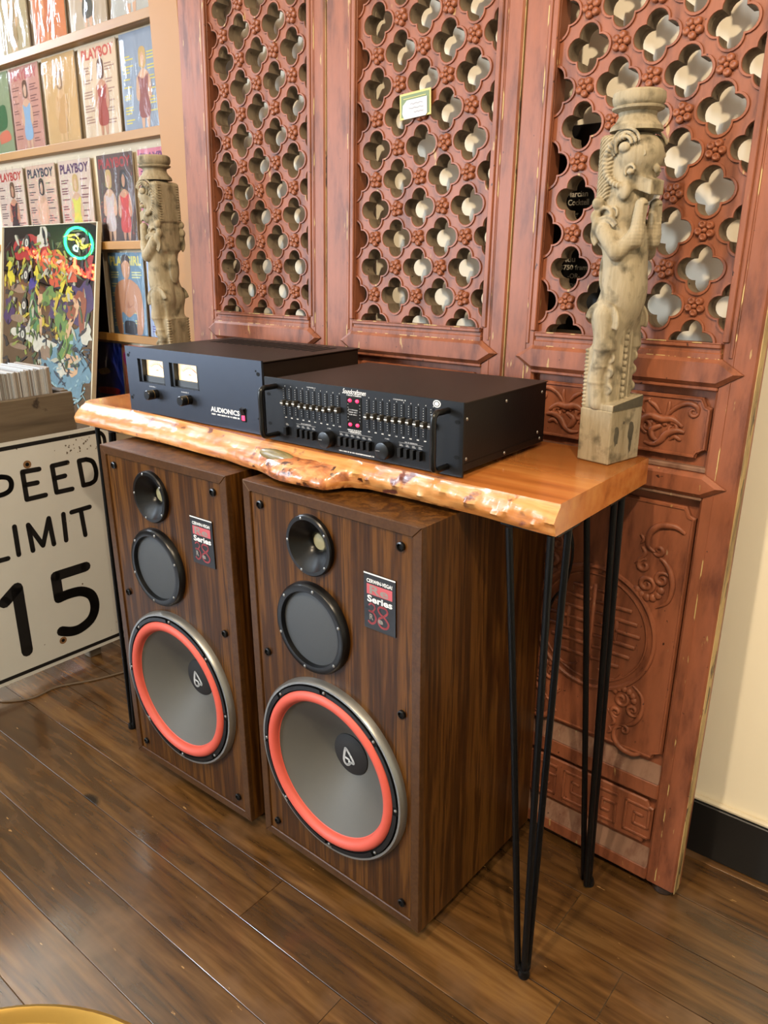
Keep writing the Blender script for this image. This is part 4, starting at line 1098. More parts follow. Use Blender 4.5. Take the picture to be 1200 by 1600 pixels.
def statue_body():
    h = 0.00138
    org = (-0.052, -0.066, 0.094); top = (0.064, 0.066, 0.566)
    ax = [np.arange(org[k], top[k], h, dtype=np.float32) for k in range(3)]
    U, V, Z = np.meshgrid(*ax, indexing='ij')
    AV = np.abs(V)                      # both flanks carved alike
    def ell(cu, cv, cz, ru, rv, rz, side=False):
        v_ = (AV if side else V) - cv
        q = np.sqrt(((U - cu) / ru) ** 2 + (v_ / rv) ** 2 + ((Z - cz) / rz) ** 2)
        return (q - 1) * min(ru, rv, rz)
    def box(u0, u1, v1, z0, z1, r=0.004):
        du = np.abs(U - (u0 + u1) / 2) - (u1 - u0) / 2 + r; dv = AV - v1 + r; dz = np.abs(Z - (z0 + z1) / 2) - (z1 - z0) / 2 + r
        return np.sqrt(np.maximum(du, 0) ** 2 + np.maximum(dv, 0) ** 2 + np.maximum(dz, 0) ** 2) + np.minimum(np.maximum(np.maximum(du, dv), dz), 0) - r
    def cap(a, b, r0, r1=None):
        r1 = r0 if r1 is None else r1
        ba = np.subtract(b, a); L2 = float((ba ** 2).sum())
        t = np.clip(((U - a[0]) * ba[0] + (AV - a[1]) * ba[1] + (Z - a[2]) * ba[2]) / L2, 0, 1)
        return np.sqrt((U - a[0] - t * ba[0]) ** 2 + (AV - a[1] - t * ba[1]) ** 2 + (Z - a[2] - t * ba[2]) ** 2) - (r0 + (r1 - r0) * t)
    def arc(cu, cz, R, r, a0, a1, v):
        """curled ridge on the flank"""
        an = np.arctan2(Z - cz, U - cu); am = (a0 + a1) / 2; hw = (a1 - a0) / 2
        d = np.clip((an - am + PI) % (2 * PI) - PI, -hw, hw) + am
        return np.sqrt((U - cu - R * np.cos(d)) ** 2 + (Z - cz - R * np.sin(d)) ** 2 + (AV - v) ** 2) - r
    def smin(a, b, k):
        q = np.maximum(k - np.abs(a - b), 0) / k
        return np.minimum(a, b) - q * q * k * 0.25
    # block behind and below
    d = box(-0.034, -0.006, 0.040, 0.08, 0.205, 0.005)
    d = smin(d, box(-0.030, 0.016, 0.036, 0.08, 0.255, 0.006), 0.01)
    d = smin(d, box(-0.036, -0.004, 0.036, 0.38, 0.552, 0.006), 0.01)
    # serrated ridge up the back corner
    d = np.minimum(d, np.maximum(box(-0.037, -0.030, 0.042, 0.08, 0.205, 0.002) + 0.0012 * np.sin(Z * 900) * np.clip((AV - 0.03) / 0.006, 0, 1), Z - 0.215))
    # trunk: belly, chest
    d = smin(d, ell(0.004, 0, 0.305, 0.036, 0.045, 0.068), 0.02)
    d = smin(d, ell(0.0, 0, 0.375, 0.032, 0.044, 0.055), 0.02)
    d = smin(d, ell(-0.012, 0.02, 0.262, 0.026, 0.028, 0.034, True), 0.012)
    # hind leg with rings
    leg = smin(cap((-0.004, 0.036, 0.262), (0.001, 0.038, 0.212), 0.021, 0.017), cap((0.001, 0.038, 0.212), (-0.012, 0.037, 0.15), 0.016, 0.013), 0.01)
    leg = smin(leg, cap((-0.012, 0.037, 0.15), (-0.004, 0.036, 0.108), 0.013, 0.016), 0.008)
    leg = leg - 0.0012 * np.exp(-((Z - 0.206) / 0.003) ** 2) - 0.0014 * np.exp(-((Z - 0.175) / 0.003) ** 2) - 0.0012 * np.exp(-((Z - 0.146) / 0.003) ** 2)
    d = smin(d, leg, 0.005)
    for R, r in ((0.027, 0.0034), (0.033, 0.003)):
        d = smin(d, arc(-0.006, 0.252, R, r, -0.3, 2.9, 0.043), 0.003)
    # beaded strip down the front between the legs
    d = np.minimum(d, np.maximum(np.maximum(np.abs(AV - 0.012) - 0.002, np.abs(U - 0.018) - 0.004), np.abs(Z - 0.18) - 0.075))
    zb = (Z % 0.0115) - 0.00575
    bead = np.sqrt((U - 0.017) ** 2 + V ** 2 + zb ** 2) - 0.0062
    d = np.minimum(d, np.maximum(bead, np.abs(Z - 0.18) - 0.075))
    # little scrolls beside the strip
    for cz_ in (0.135, 0.165, 0.19): d = smin(d, arc(0.012, cz_, 0.007, 0.0028, -2.4, 2.2, 0.034), 0.003)
    # tail leaf
    d = smin(d, ell(-0.036, 0, 0.335, 0.008, 0.018, 0.04), 0.004)
    # neck and arms
    d = smin(d, ell(-0.004, 0, 0.44, 0.03, 0.036, 0.04), 0.015)
    arm = cap((-0.016, 0.043, 0.402), (0.012, 0.047, 0.368), 0.0155, 0.0125)
    fore = smin(cap((0.014, 0.046, 0.366), (0.034, 0.026, 0.395), 0.0125, 0.0115), cap((0.034, 0.026, 0.385), (0.037, 0.021, 0.442), 0.0125, 0.0105), 0.006)
    fore = fore - 0.00025 * np.sin(Z * 1100)
    d = smin(d, arm, 0.006); d = smin(d, fore, 0.004)
    for R, r in ((0.02, 0.003), (0.026, 0.0028)): d = smin(d, arc(-0.012, 0.398, R, r, 0.6, 3.9, 0.047), 0.002)
    # shoulder curls
    d = smin(d, ell(-0.032, 0.044, 0.446, 0.0105, 0.01, 0.0105, True), 0.003)
    d = smin(d, ell(-0.036, 0.044, 0.425, 0.008, 0.009, 0.011, True), 0.003)
    d = smin(d, ell(-0.03, 0.046, 0.412, 0.009, 0.008, 0.014, True), 0.003)
    d = smin(d, arc(-0.018, 0.425, 0.014, 0.0035, 0.0, 4.0, 0.043), 0.003)
    # head: big brow ball, snout, jaw
    head = ell(0.010, 0, 0.519, 0.038, 0.043, 0.036)
    head = smin(head, ell(0.000, 0, 0.484, 0.034, 0.036, 0.026), 0.012)
    sn = np.maximum(np.maximum(np.abs(U - 0.026) - 0.024, AV - 0.022 + 0.12 * (U - 0.02)), np.abs(Z - 0.478 + 0.35 * (U - 0.02)) - 0.0115)
    head = smin(head, sn, 0.006)
    d = smin(d, head, 0.006)
    d = smin(d, ell(0.046, 0, 0.496, 0.005, 0.006, 0.007), 0.003)
    # eyes: large lobed eye high up and a small one above the snout
    for cu, cz_, k in ((0.010, 0.529, 1.0), (0.021, 0.492, 0.6)):
        vv = 0.0435 if k == 1.0 else 0.0365
        d = smin(d, ell(cu, vv, cz_, 0.0105 * k, 0.006, 0.008 * k, True), 0.0012)
        for R_, r_, dv in ((0.0150, 0.0027, 0.0), (0.0212, 0.0026, 0.0022), (0.0272, 0.0026, 0.0055)):
            if k < 1 and R_ > 0.02: continue
            d = smin(d, arc(cu - 0.002 * k, cz_ + 0.001, R_ * k, r_ * max(k, 0.8), 0.3, 3.7, vv - dv), 0.0012)
    # groove above the beak and scallops on the shoulder
    d = np.maximum(d, -(arc(0.026, 0.470, 0.0225, 0.0016, 1.2, 2.9, 0.030)))
    for q in range(4):
        d = smin(d, arc(-0.004 - 0.006 * q, 0.43 - 0.012 * q, 0.009, 0.0022, -0.6, 2.4, 0.0405), 0.0015)
    d = np.minimum(d, arc(0.036, 0.519, 0.0045, 0.0012, -3.1, 3.1, 0.0285))
    # beaded rim round the face, cheek leaf
    an = np.arctan2(Z - 0.508, U - 0.012)
    rim = arc(0.012, 0.508, 0.037, 0.0048, 1.75, 4.5, 0.0415) - 0.0012 * np.sin(an * 34)
    d = smin(d, rim, 0.002)
    d = smin(d, ell(0.012, 0.036, 0.462, 0.009, 0.006, 0.012, True), 0.003)
    d = smin(d, ell(0.006, 0.03, 0.466, 0.014, 0.01, 0.016, True), 0.005)
    # mane: slab behind the head cut by curving grooves
    mane = box(-0.041, -0.014, 0.0445, 0.448, 0.551, 0.009)
    g = np.sin((Z - 0.9 * (U + 0.014) + 14.0 * (U + 0.028) ** 2) * 980)
    mane = mane + 0.0021 * np.maximum(g, -0.35) * np.clip((AV - 0.026) / 0.008, 0, 1)
    d = smin(d, mane, 0.002)
    # dark saw cuts inside the raised hands
    cut = np.maximum(np.maximum(np.abs(U - 0.05) - 0.006, np.abs(AV - 0.021) - 0.0055), np.abs(Z - 0.428) - 0.014)
    d = np.maximum(d, -cut)
    # foot lip in front of the block
    lip = np.maximum(np.maximum(np.maximum(-(U - 0.004), U - 0.034), AV - 0.046), Z - 0.112 - 0.12 * (V + 0.02))
    d = smin(d, lip, 0.002)
    d = np.maximum(d, 0.0975 - Z)
    d = np.maximum(d, Z - 0.558)
    Vv, Q = surface_nets(d, org, h)
    me = bpy.data.meshes.new('statue_body')
    me.from_pydata(Vv.tolist(), [], Q.tolist())
    bm = bmesh.new(); bm.from_mesh(me); bmesh.ops.smooth_vert(bm, verts=bm.verts, factor=0.4, use_axis_x=True, use_axis_y=True, use_axis_z=True)
    bmesh.ops.recalc_face_normals(bm, faces=bm.faces); bm.to_mesh(me); bm.free()
    me.polygons.foreach_set('use_smooth', [True] * len(me.polygons))
    me.materials.append(STATW)
    return me
BODY = statue_body()
CAPM = MB().lathe([(0.0, 0.556), (0.043, 0.556), (0.042, 0.562), (0.034, 0.57), (0.030, 0.578), (0.031, 0.584), (0.041, 0.588), (0.042, 0.591), (0.037, 0.593), (0.041, 0.597), (0.0425, 0.604), (0.0415, 0.612), (0.037, 0.6155), (0.02, 0.616), (0.0, 0.6155)], axis='z', n=40).mesh('capital', STATW)
def statue(x, y, rz, label):
    t = thing('carved_statue', label, 'statue', (x, y, ST), rz, 'pair of carved wooden statues')
    b = MB().box(-0.034, 0.034, -0.0475, 0.0475, 0.0005, 0.098, 0.0018).build('base_block', STATW, t, smooth=False)
    fg = bpy.data.objects.new('figure', BODY); link(fg, t)
    o = bpy.data.objects.new('capital', CAPM); link(o, t)
    mk = MB()
    for v_, z_, w_, h_ in ((-0.028, 0.052, 0.007, 0.018), (0.016, 0.054, 0.0085, 0.02), (0.017, 0.03, 0.004, 0.016), (-0.008, 0.074, 0.003, 0.003)):
        n = 14
        pts = [(0.0345, v_ + w_ * (1 + 0.25 * math.sin(q * 2.7)) * math.cos(2 * PI * q / n), z_ + h_ * (1 + 0.15 * math.sin(q * 3.9)) * math.sin(2 * PI * q / n)) for q in range(n)]
        mk.add(pts, [tuple(range(n))])
    mk.build('dark_stain', STATD, b, smooth=False)
    MB().add([(0.0348, -0.0455, 0.0985), (0.0348, 0.0455, 0.0985), (0.0348, 0.0445, 0.1185), (0.0348, -0.0455, 0.1085)], [(0, 1, 2, 3)]).build('saw_cut', STATD, fg, smooth=False)
    return t
statue(-0.0605, 0.3215, math.radians(-12), 'weathered carved statue in front of the screen next to the cream wall')
statue(-1.352, 0.292, math.radians(192), 'weathered carved statue with its back turned, behind the power amplifier')

# ------------------------------------------------------------------ record bin, records, road sign
bn = thing('record_bin', 'weathered wooden record bin behind the speed limit sign', 'record bin', (-1.787, 0, 0))
BT = 0.924
def wb(nm, *a): return MB().box(*a, 0.003).build(nm, WEATHER, bn, smooth=False)
wb('side_board', -0.024, 0.0, -1.05, 0.216, 0.70, BT); wb('side_board', -0.024, 0.0, -1.05, 0.216, 0.45, 0.697)
wb('side_board', -0.33, -0.306, -1.05, 0.216, 0.45, BT)
wb('end_board', -0.306, -0.024, 0.192, 0.216, 0.45, BT + 0.004); wb('end_board', -0.306, -0.024, -1.05, -1.026, 0.45, BT)
wb('bottom_board', -0.306, -0.024, -1.026, 0.192, 0.68, 0.70)
for lx in (-0.325, -0.045):
    for ly in (-1.03, 0.15): wb('leg', lx, lx + 0.04, ly, ly + 0.045, 0.0, 0.45)
RECM = [plain('sleeve_%d' % k, srgb(*c), 0.35, coat=0.4, var=0.1) for k, c in enumerate(((206, 208, 210), (192, 194, 196), (176, 176, 174), (200, 196, 192), (152, 148, 144), (136, 130, 128), (196, 204, 214), (164, 150, 136)))]
yy = 0.166; rr = random.Random(11)
while yy > -0.03:
    th = rr.uniform(0.0032, 0.0062); h_ = 0.303 + rr.uniform(-0.006, 0.004)
    zt = 1.004 - 0.7005
    o = MB().box(-0.207, 0.0, -th + 0.0006, 0.0, 0.0, zt + rr.uniform(-0.006, 0.001), min(0.0012, th * 0.3)).build('record_sleeve', rr.choice(RECM), loc=(-1.8125 - rr.uniform(0, 0.004), yy, 0.7005), smooth=False)
    o.rotation_euler = (0, 0, 0)
    tag(o, 'plastic sleeved record filed upright in the weathered wooden bin', 'record', 'records in the wooden bin')
    yy -= th

sg = thing('speed_limit_sign', 'white speed limit 15 road sign with black border', 'road sign', (-1.778, 0.010, 0.0365))
SGW, SGH = 0.61, 0.768
def rrect(x0, x1, z0, z1, r, n=6):
    out = []
    for cx, cz, a in ((x1 - r, z0 + r, -PI / 2), (x1 - r, z1 - r, 0), (x0 + r, z1 - r, PI / 2), (x0 + r, z0 + r, PI)):
        out += [(cx + r * math.cos(a + PI / 2 * i / n), cz + r * math.sin(a + PI / 2 * i / n)) for i in range(n + 1)]
    return out
# sign coordinates: local x runs along world +y, front faces world +x
SGR = math.radians(90 - 1)
plate = MB().prism(rrect(-SGW / 2, SGW / 2, 0, SGH, 0.035), 0.0, 0.003).build('plate', SIGNW, sg, rot=(0, 0, SGR), smooth=False)
MB().ribbon(rrect(-SGW / 2 + 0.018, SGW / 2 - 0.018, 0.018, SGH - 0.018, 0.03), 0.0125, -0.0005, closed=True).build('border', SIGNB, plate, smooth=False)
oy, oz = -0.010, -0.0365
def SP(pts): return [(a + oy, b + oz) for a, b in pts]
def letter(nm, strokes, w):
    mb = MB()
    for s_ in strokes: mb.ribbon(SP(s_), w, -0.0006)
    mb.build(nm, SIGNB, plate, smooth=False)
LW = 0.0155
letter('letter_s', [cmull2([(-0.125, 0.69), (-0.14, 0.703), (-0.165, 0.7), (-0.172, 0.682), (-0.158, 0.667), (-0.138, 0.657), (-0.125, 0.64), (-0.135, 0.622), (-0.16, 0.618), (-0.175, 0.63)])], LW)
letter('letter_p', [[(-0.08, 0.616), (-0.08, 0.705), (-0.05, 0.705)], cmull2([(-0.05, 0.705), (-0.03, 0.697), (-0.023, 0.68), (-0.03, 0.66), (-0.05, 0.651), (-0.078, 0.651)])], LW)
letter('letter_e', [[(0.067, 0.704), (0.015, 0.706), (0.015, 0.618), (0.075, 0.618)], [(0.016, 0.664), (0.055, 0.663)]], LW)
letter('letter_e', [[(0.160, 0.706), (0.109, 0.705), (0.111, 0.618), (0.164, 0.617)], [(0.111, 0.664), (0.146, 0.665)]], LW)
letter('letter_d', [[(0.225, 0.703), (0.199, 0.703), (0.203, 0.62), (0.228, 0.62)], cmull2([(0.226, 0.62), (0.245, 0.628), (0.253, 0.655), (0.246, 0.69), (0.224, 0.703)])], LW)
letter('letter_l', [[(-0.128, 0.545), (-0.128, 0.45), (-0.071, 0.449)]], LW)
letter('letter_i', [[(-0.036, 0.543), (-0.037, 0.451)]], LW)
letter('letter_m', [[(0.008, 0.451), (0.006, 0.537), (0.042, 0.458), (0.073, 0.541), (0.077, 0.452)]], LW)
letter('letter_i', [[(0.122, 0.542), (0.119, 0.453)]], LW)
letter('letter_t', [[(0.15, 0.541), (0.214, 0.543)], [(0.182, 0.541), (0.186, 0.452)]], LW)
letter('numeral_one', [[(-0.104, 0.312), (-0.06, 0.345), (-0.062, 0.125)]], 0.037)
letter('numeral_five', [[(0.172, 0.343), (0.066, 0.343), (0.066, 0.27)], cmull2([(0.066, 0.265), (0.1, 0.268), (0.145, 0.262), (0.178, 0.235), (0.184, 0.19), (0.165, 0.152), (0.125, 0.133), (0.09, 0.134), (0.058, 0.148)])], 0.034)
for hy, hz in ((0.033, 0.726), (0.058, 0.114)):
    bo = MB(); bo.disc(hy + oy, -0.0008, hz + oz, 0.0125, 18, 0); bo.disc(hy + oy, -0.0011, hz + oz, 0.006, 14, 1)
    bo.build('bolt_hole', [RUST, BLKM], plate, smooth=False)
sc = MB(); rs = random.Random(2)
for k in range(46):
    if rs.random() < 0.55: a, b = rs.gauss(0.215, 0.03), rs.gauss(0.755, 0.016)
    else: a, b = rs.uniform(-0.29, 0.3), rs.choice((rs.uniform(0.72, 0.78), rs.uniform(0.06, 0.13), rs.uniform(0.08, 0.75)))
    r_ = rs.uniform(0.0008, 0.003); n = 6
    sc.poly([(a + oy + r_ * (1 + rs.uniform(-.5, .8)) * math.cos(2 * PI * q / n), b + oz + r_ * (1 + rs.uniform(-.5, .8)) * math.sin(2 * PI * q / n)) for q in range(n)], -0.0009)
tag(sc.build('scuffs', plain('scuff', srgb(110, 96, 78), 0.8), plate, smooth=False), kind='stuff')

cb = MB().tube(catmull([(-1.55, 0.30, 0.003), (-1.60, 0.2, 0.003), (-1.645, 0.08, 0.003), (-1.70, -0.02, 0.003), (-1.70, -0.10, 0.003), (-1.74, -0.16, 0.003), (-1.80, -0.2, 0.003), (-1.95, -0.3, 0.003)], 8), 0.0028, 7).build('floor_cable', plain('grey_cable', srgb(120, 104, 86), 0.6))
tag(cb, 'thin grey cable lying on the floor below the speed limit sign', 'cable')
cb = MB().tube(catmull([(-0.30, 0.345, 1.0), (-0.29, 0.374, 0.99), (-0.26, 0.382, 0.95), (-0.2, 0.383, 0.87), (-0.145, 0.381, 0.76), (-0.15, 0.379, 0.66), (-0.185, 0.378, 0.58), (-0.188, 0.372, 0.35), (-0.185, 0.366, 0.1), (-0.17, 0.355, 0.006)], 8), 0.0032, 8).build('black_cable', BLKP)
tag(cb, 'black cable hanging behind the table from the equalizer', 'cable')

# ------------------------------------------------------------------ price card, black notice
def on_panel(px_, pz_, lift=0.0):
    """world point on the leaning front plane of the panels"""
    return Vector((px_, 0.362 + math.tan(PYAW) * (px_ - 0.135) + LEAN * pz_ - lift, pz_))
pc = thing('price_card', 'small green and gold card with a white price tag', 'price card', on_panel(-0.616, 1.609, -0.0005))
pc.rotation_euler = (-LEAN, math.radians(-3), PYAW)
GOLD = plain('card_gold', srgb(196, 184, 96), 0.5); GREEN = plain('card_green', srgb(104, 122, 66), 0.5)
MB().box(-0.0435, 0.0435, -0.0012, 0.0, 0.0, 0.052, 0.0004).build('card', GOLD, pc, smooth=False)
MB().box(-0.039, 0.039, -0.0016, -0.0010, 0.0045, 0.0475).build('green_field', GREEN, pc, smooth=False)
MB().box(-0.032, 0.030, -0.0019, -0.0014, 0.040, 0.0415).build('gold_line', GOLD, pc, smooth=False)
tg = MB().prism([(-0.03, 0.0), (0.030, 0.0), (0.034, 0.004), (0.034, 0.037), (-0.022, 0.037), (-0.0335, 0.028), (-0.0355, 0.012)], -0.0028, -0.0018).build('white_tag', plain('tag_white', srgb(196, 196, 200), 0.6), pc, smooth=False)
tl = MB()
for k, (w_, x_) in enumerate(((0.034, -0.012), (0.04, -0.016), (0.026, -0.002))): tl.ribbon([(x_ + w_ * q / 8, 0.028 - k * 0.0085 + 0.0012 * math.sin(q * 2.2 + k)) for q in range(9)], 0.0011, -0.003, ends=False)
tl.build('handwriting', plain('pencil', srgb(150, 150, 156), 0.7), tg, smooth=False)

ns = thing('black_notice', 'black printed notice behind the lattice next to the cream wall', 'notice', (-0.25, 0.535, 1.17))
MB().box(-0.10, 0.085, 0.0, 0.012, 0.0, 0.40, 0.001).build('board', plain('notice_black', srgb(9, 9, 10), 0.3), ns, smooth=False)
tx = MB()
for s_, x_, z_, w_, h_ in (('Marcian', -0.035, 1.436, 0.047, 0.0115), ('Cocktell', -0.031, 1.420, 0.046, 0.0115), ('rig', -0.022, 1.396, 0.016, 0.0115), ('A.', -0.02 + 0.055, 1.378, 0.014, 0.011), ('olut', 0.034, 1.345, 0.03, 0.011), ('idu', -0.028, 1.309, 0.022, 0.012), ('$750 fram', -0.04, 1.292, 0.062, 0.0115), ('-OR-', -0.021, 1.276, 0.028, 0.0105), ('iond', -0.03, 1.259, 0.032, 0.0105)):
    add_text(MB(), s_, x_, z_ - 1.17, -0.0006, width=w_, height=h_, bold=0.02).build('notice_lettering', plain('notice_print', srgb(205, 196, 176), 0.6), ns, smooth=False)

# ------------------------------------------------------------------ wall magazine rack
rk = thing('magazine_rack', 'tan wooden wall rack of narrow magazine shelves', 'shelf', (0, 0, 0))
SHZ = [0.755, 1.065, 1.372, 1.694, 2.000, 2.31]
for z in SHZ:
    MB().box(-3.5, -1.49, 0.5205, WY - 0.002, z - 0.022, z, 0.0015).build('shelf', SHELFW, rk, smooth=False)
    MB().box(-3.5, -1.6135, 0.512, 0.5205, z - 0.022, z + 0.004, 0.001).build('shelf_lip', SHELFW, rk, smooth=False)
MB().box(-1.613, -1.481, 0.508, 0.520, 0.0, 2.6, 0.002).build('side_board', POSTW, rk, smooth=False)
PAL = {}
def pm(c, rough=0.45): 
    k = 'ink_%d_%d_%d' % c
    return plain(k, srgb(*c), rough, var=0.06, scale=40)
def magazine(x, z, base, title, tcol, figure, label, w=0.208, h=0.274, lines=None, lean=0.06):
    t = thing('magazine', label, 'magazine', (x, 0.532, z + 0.0005), 0, 'magazines on the wall rack')
    t.rotation_euler = (-lean * 0.6, 0, 0)
    MB().box(0.002, w - 0.002, 0.0, 0.004, 0.001, h, 0.0004).build('pages', pm((226, 216, 200)), t, smooth=False)
    MB().box(0.001, w - 0.001, -0.0008, 0.0, 0.0008, h + 0.0004).build('cover', pm(base), t, smooth=False)
    if title:
        mb = MB(); add_text(mb, title, 0.012, h * 0.845, -0.0012, width=w - 0.024, height=h * 0.115, bold=0.035)
        mb.build('masthead', pm(tcol), t, smooth=False)
    # printed figure: list of (colour, polygon in 0..1 cover units)
    mats = []; mb = MB()
    for k, (c, poly) in enumerate(figure):
        mats.append(pm(c)); P = cmull2(poly + [poly[0]], 4)[:-1]
        mb.poly([(min(max(a, 0.01), 0.99) * w, min(max(b, 0.01), 0.99) * h) for a, b in P], -0.0013 - 0.00008 * k, m=k)
    if figure: mb.build('cover_figure', mats, t, smooth=False)
    if lines:
        mb = MB(); rl = random.Random(int(x * 1000))
        for side in (0.06, 0.66):
            zz = 0.76
            while zz > 0.1:
                for q in range(rl.randint(1, 3)):
                    ww = rl.uniform(0.14, 0.27); mb.rect(side * w, (side + ww) * w, -0.00105, zz * h, (zz + 0.014) * h); zz -= 0.03
                zz -= rl.uniform(0.03, 0.07)
        mb.build('cover_lines', pm(lines), t, smooth=False)
    # crinkled plastic bag
    mb = MB(); nx_, nz_ = 9, 12; rl = random.Random(int(x * 777 + z * 31)); vs = []; fs = []
    for j in range(nz_ + 1):
        for i in range(nx_ + 1):
            ed = i in (0, nx_) or j in (0, nz_)
            vs.append((-0.003 + (w + 0.006) * i / nx_, -0.0032 - (0 if ed else rl.uniform(0.0, 0.0035)), 0.0 + (h + 0.008) * j / nz_))
    for j in range(nz_):
        for i in range(nx_):
            a = j * (nx_ + 1) + i; fs.append((a, a + 1, a + nx_ + 2, a + nx_ + 1))
    mb.add(vs, fs); mb.build('plastic_sleeve', FILM, t, ang=180)
    return t
def person(skin, hair, cloth, cx=0.5, top=0.8, wd=0.13, legs=True, cloth2=None):
    s = []
    s.append((hair, [(cx - 0.085, top - 0.15), (cx - 0.08, top), (cx, top + 0.035), (cx + 0.08, top), (cx + 0.085, top - 0.15), (cx, top - 0.18)]))
    if legs: s.append((skin, [(cx - 0.1, 0.3), (cx - 0.09, 0.05), (cx - 0.03, 0.04), (cx, 0.26), (cx + 0.04, 0.04), (cx + 0.1, 0.05), (cx + 0.1, 0.3)]))
    s.append((skin, [(cx - wd - 0.03, top - 0.26), (cx - wd - 0.06, top - 0.45), (cx - 0.1, top - 0.5), (cx + 0.1, top - 0.5), (cx + wd + 0.06, top - 0.45), (cx + wd + 0.03, top - 0.26), (cx, top - 0.18)]))
    s.append((cloth, [(cx - wd, top - 0.24), (cx - wd * 0.75, top - 0.42), (cx - wd * 1.1, top - 0.56), (cx - wd * 0.8, top - 0.66), (cx + wd * 0.8, top - 0.66), (cx + wd * 1.1, top - 0.56), (cx + wd * 0.75, top - 0.42), (cx + wd, top - 0.24), (cx, top - 0.28)]))
    s.append((skin, [(cx - 0.045, top - 0.06), (cx - 0.035, top - 0.13), (cx, top - 0.16), (cx + 0.035, top - 0.13), (cx + 0.045, top - 0.06), (cx, top - 0.015)]))
    return s
S1, S2 = (206, 150, 116), (222, 176, 142)
HB, HBL, HD = (110, 70, 42), (206, 170, 104), (52, 36, 28)
man = [((70, 46, 34), [(0.36, 0.86), (0.4, 0.95), (0.5, 0.98), (0.6, 0.95), (0.63, 0.86), (0.6, 0.76), (0.4, 0.76)]),
       ((214, 152, 112), [(0.12, 0.5), (0.2, 0.62), (0.4, 0.68), (0.62, 0.68), (0.82, 0.6), (0.9, 0.48), (0.92, 0.2), (0.84, 0.02), (0.7, 0.02), (0.72, 0.28), (0.5, 0.22), (0.3, 0.28), (0.3, 0.02), (0.18, 0.02), (0.1, 0.22)]),
       ((222, 164, 124), [(0.38, 0.86), (0.4, 0.74), (0.5, 0.68), (0.6, 0.74), (0.62, 0.86), (0.5, 0.91)]),
       ((46, 40, 46), [(0.34, 0.02), (0.36, 0.16), (0.5, 0.18), (0.66, 0.16), (0.68, 0.02)]),
       ((190, 126, 92), [(0.34, 0.4), (0.46, 0.36), (0.5, 0.42), (0.56, 0.36), (0.68, 0.4), (0.52, 0.33)])]
G = 'PLAYBOY'
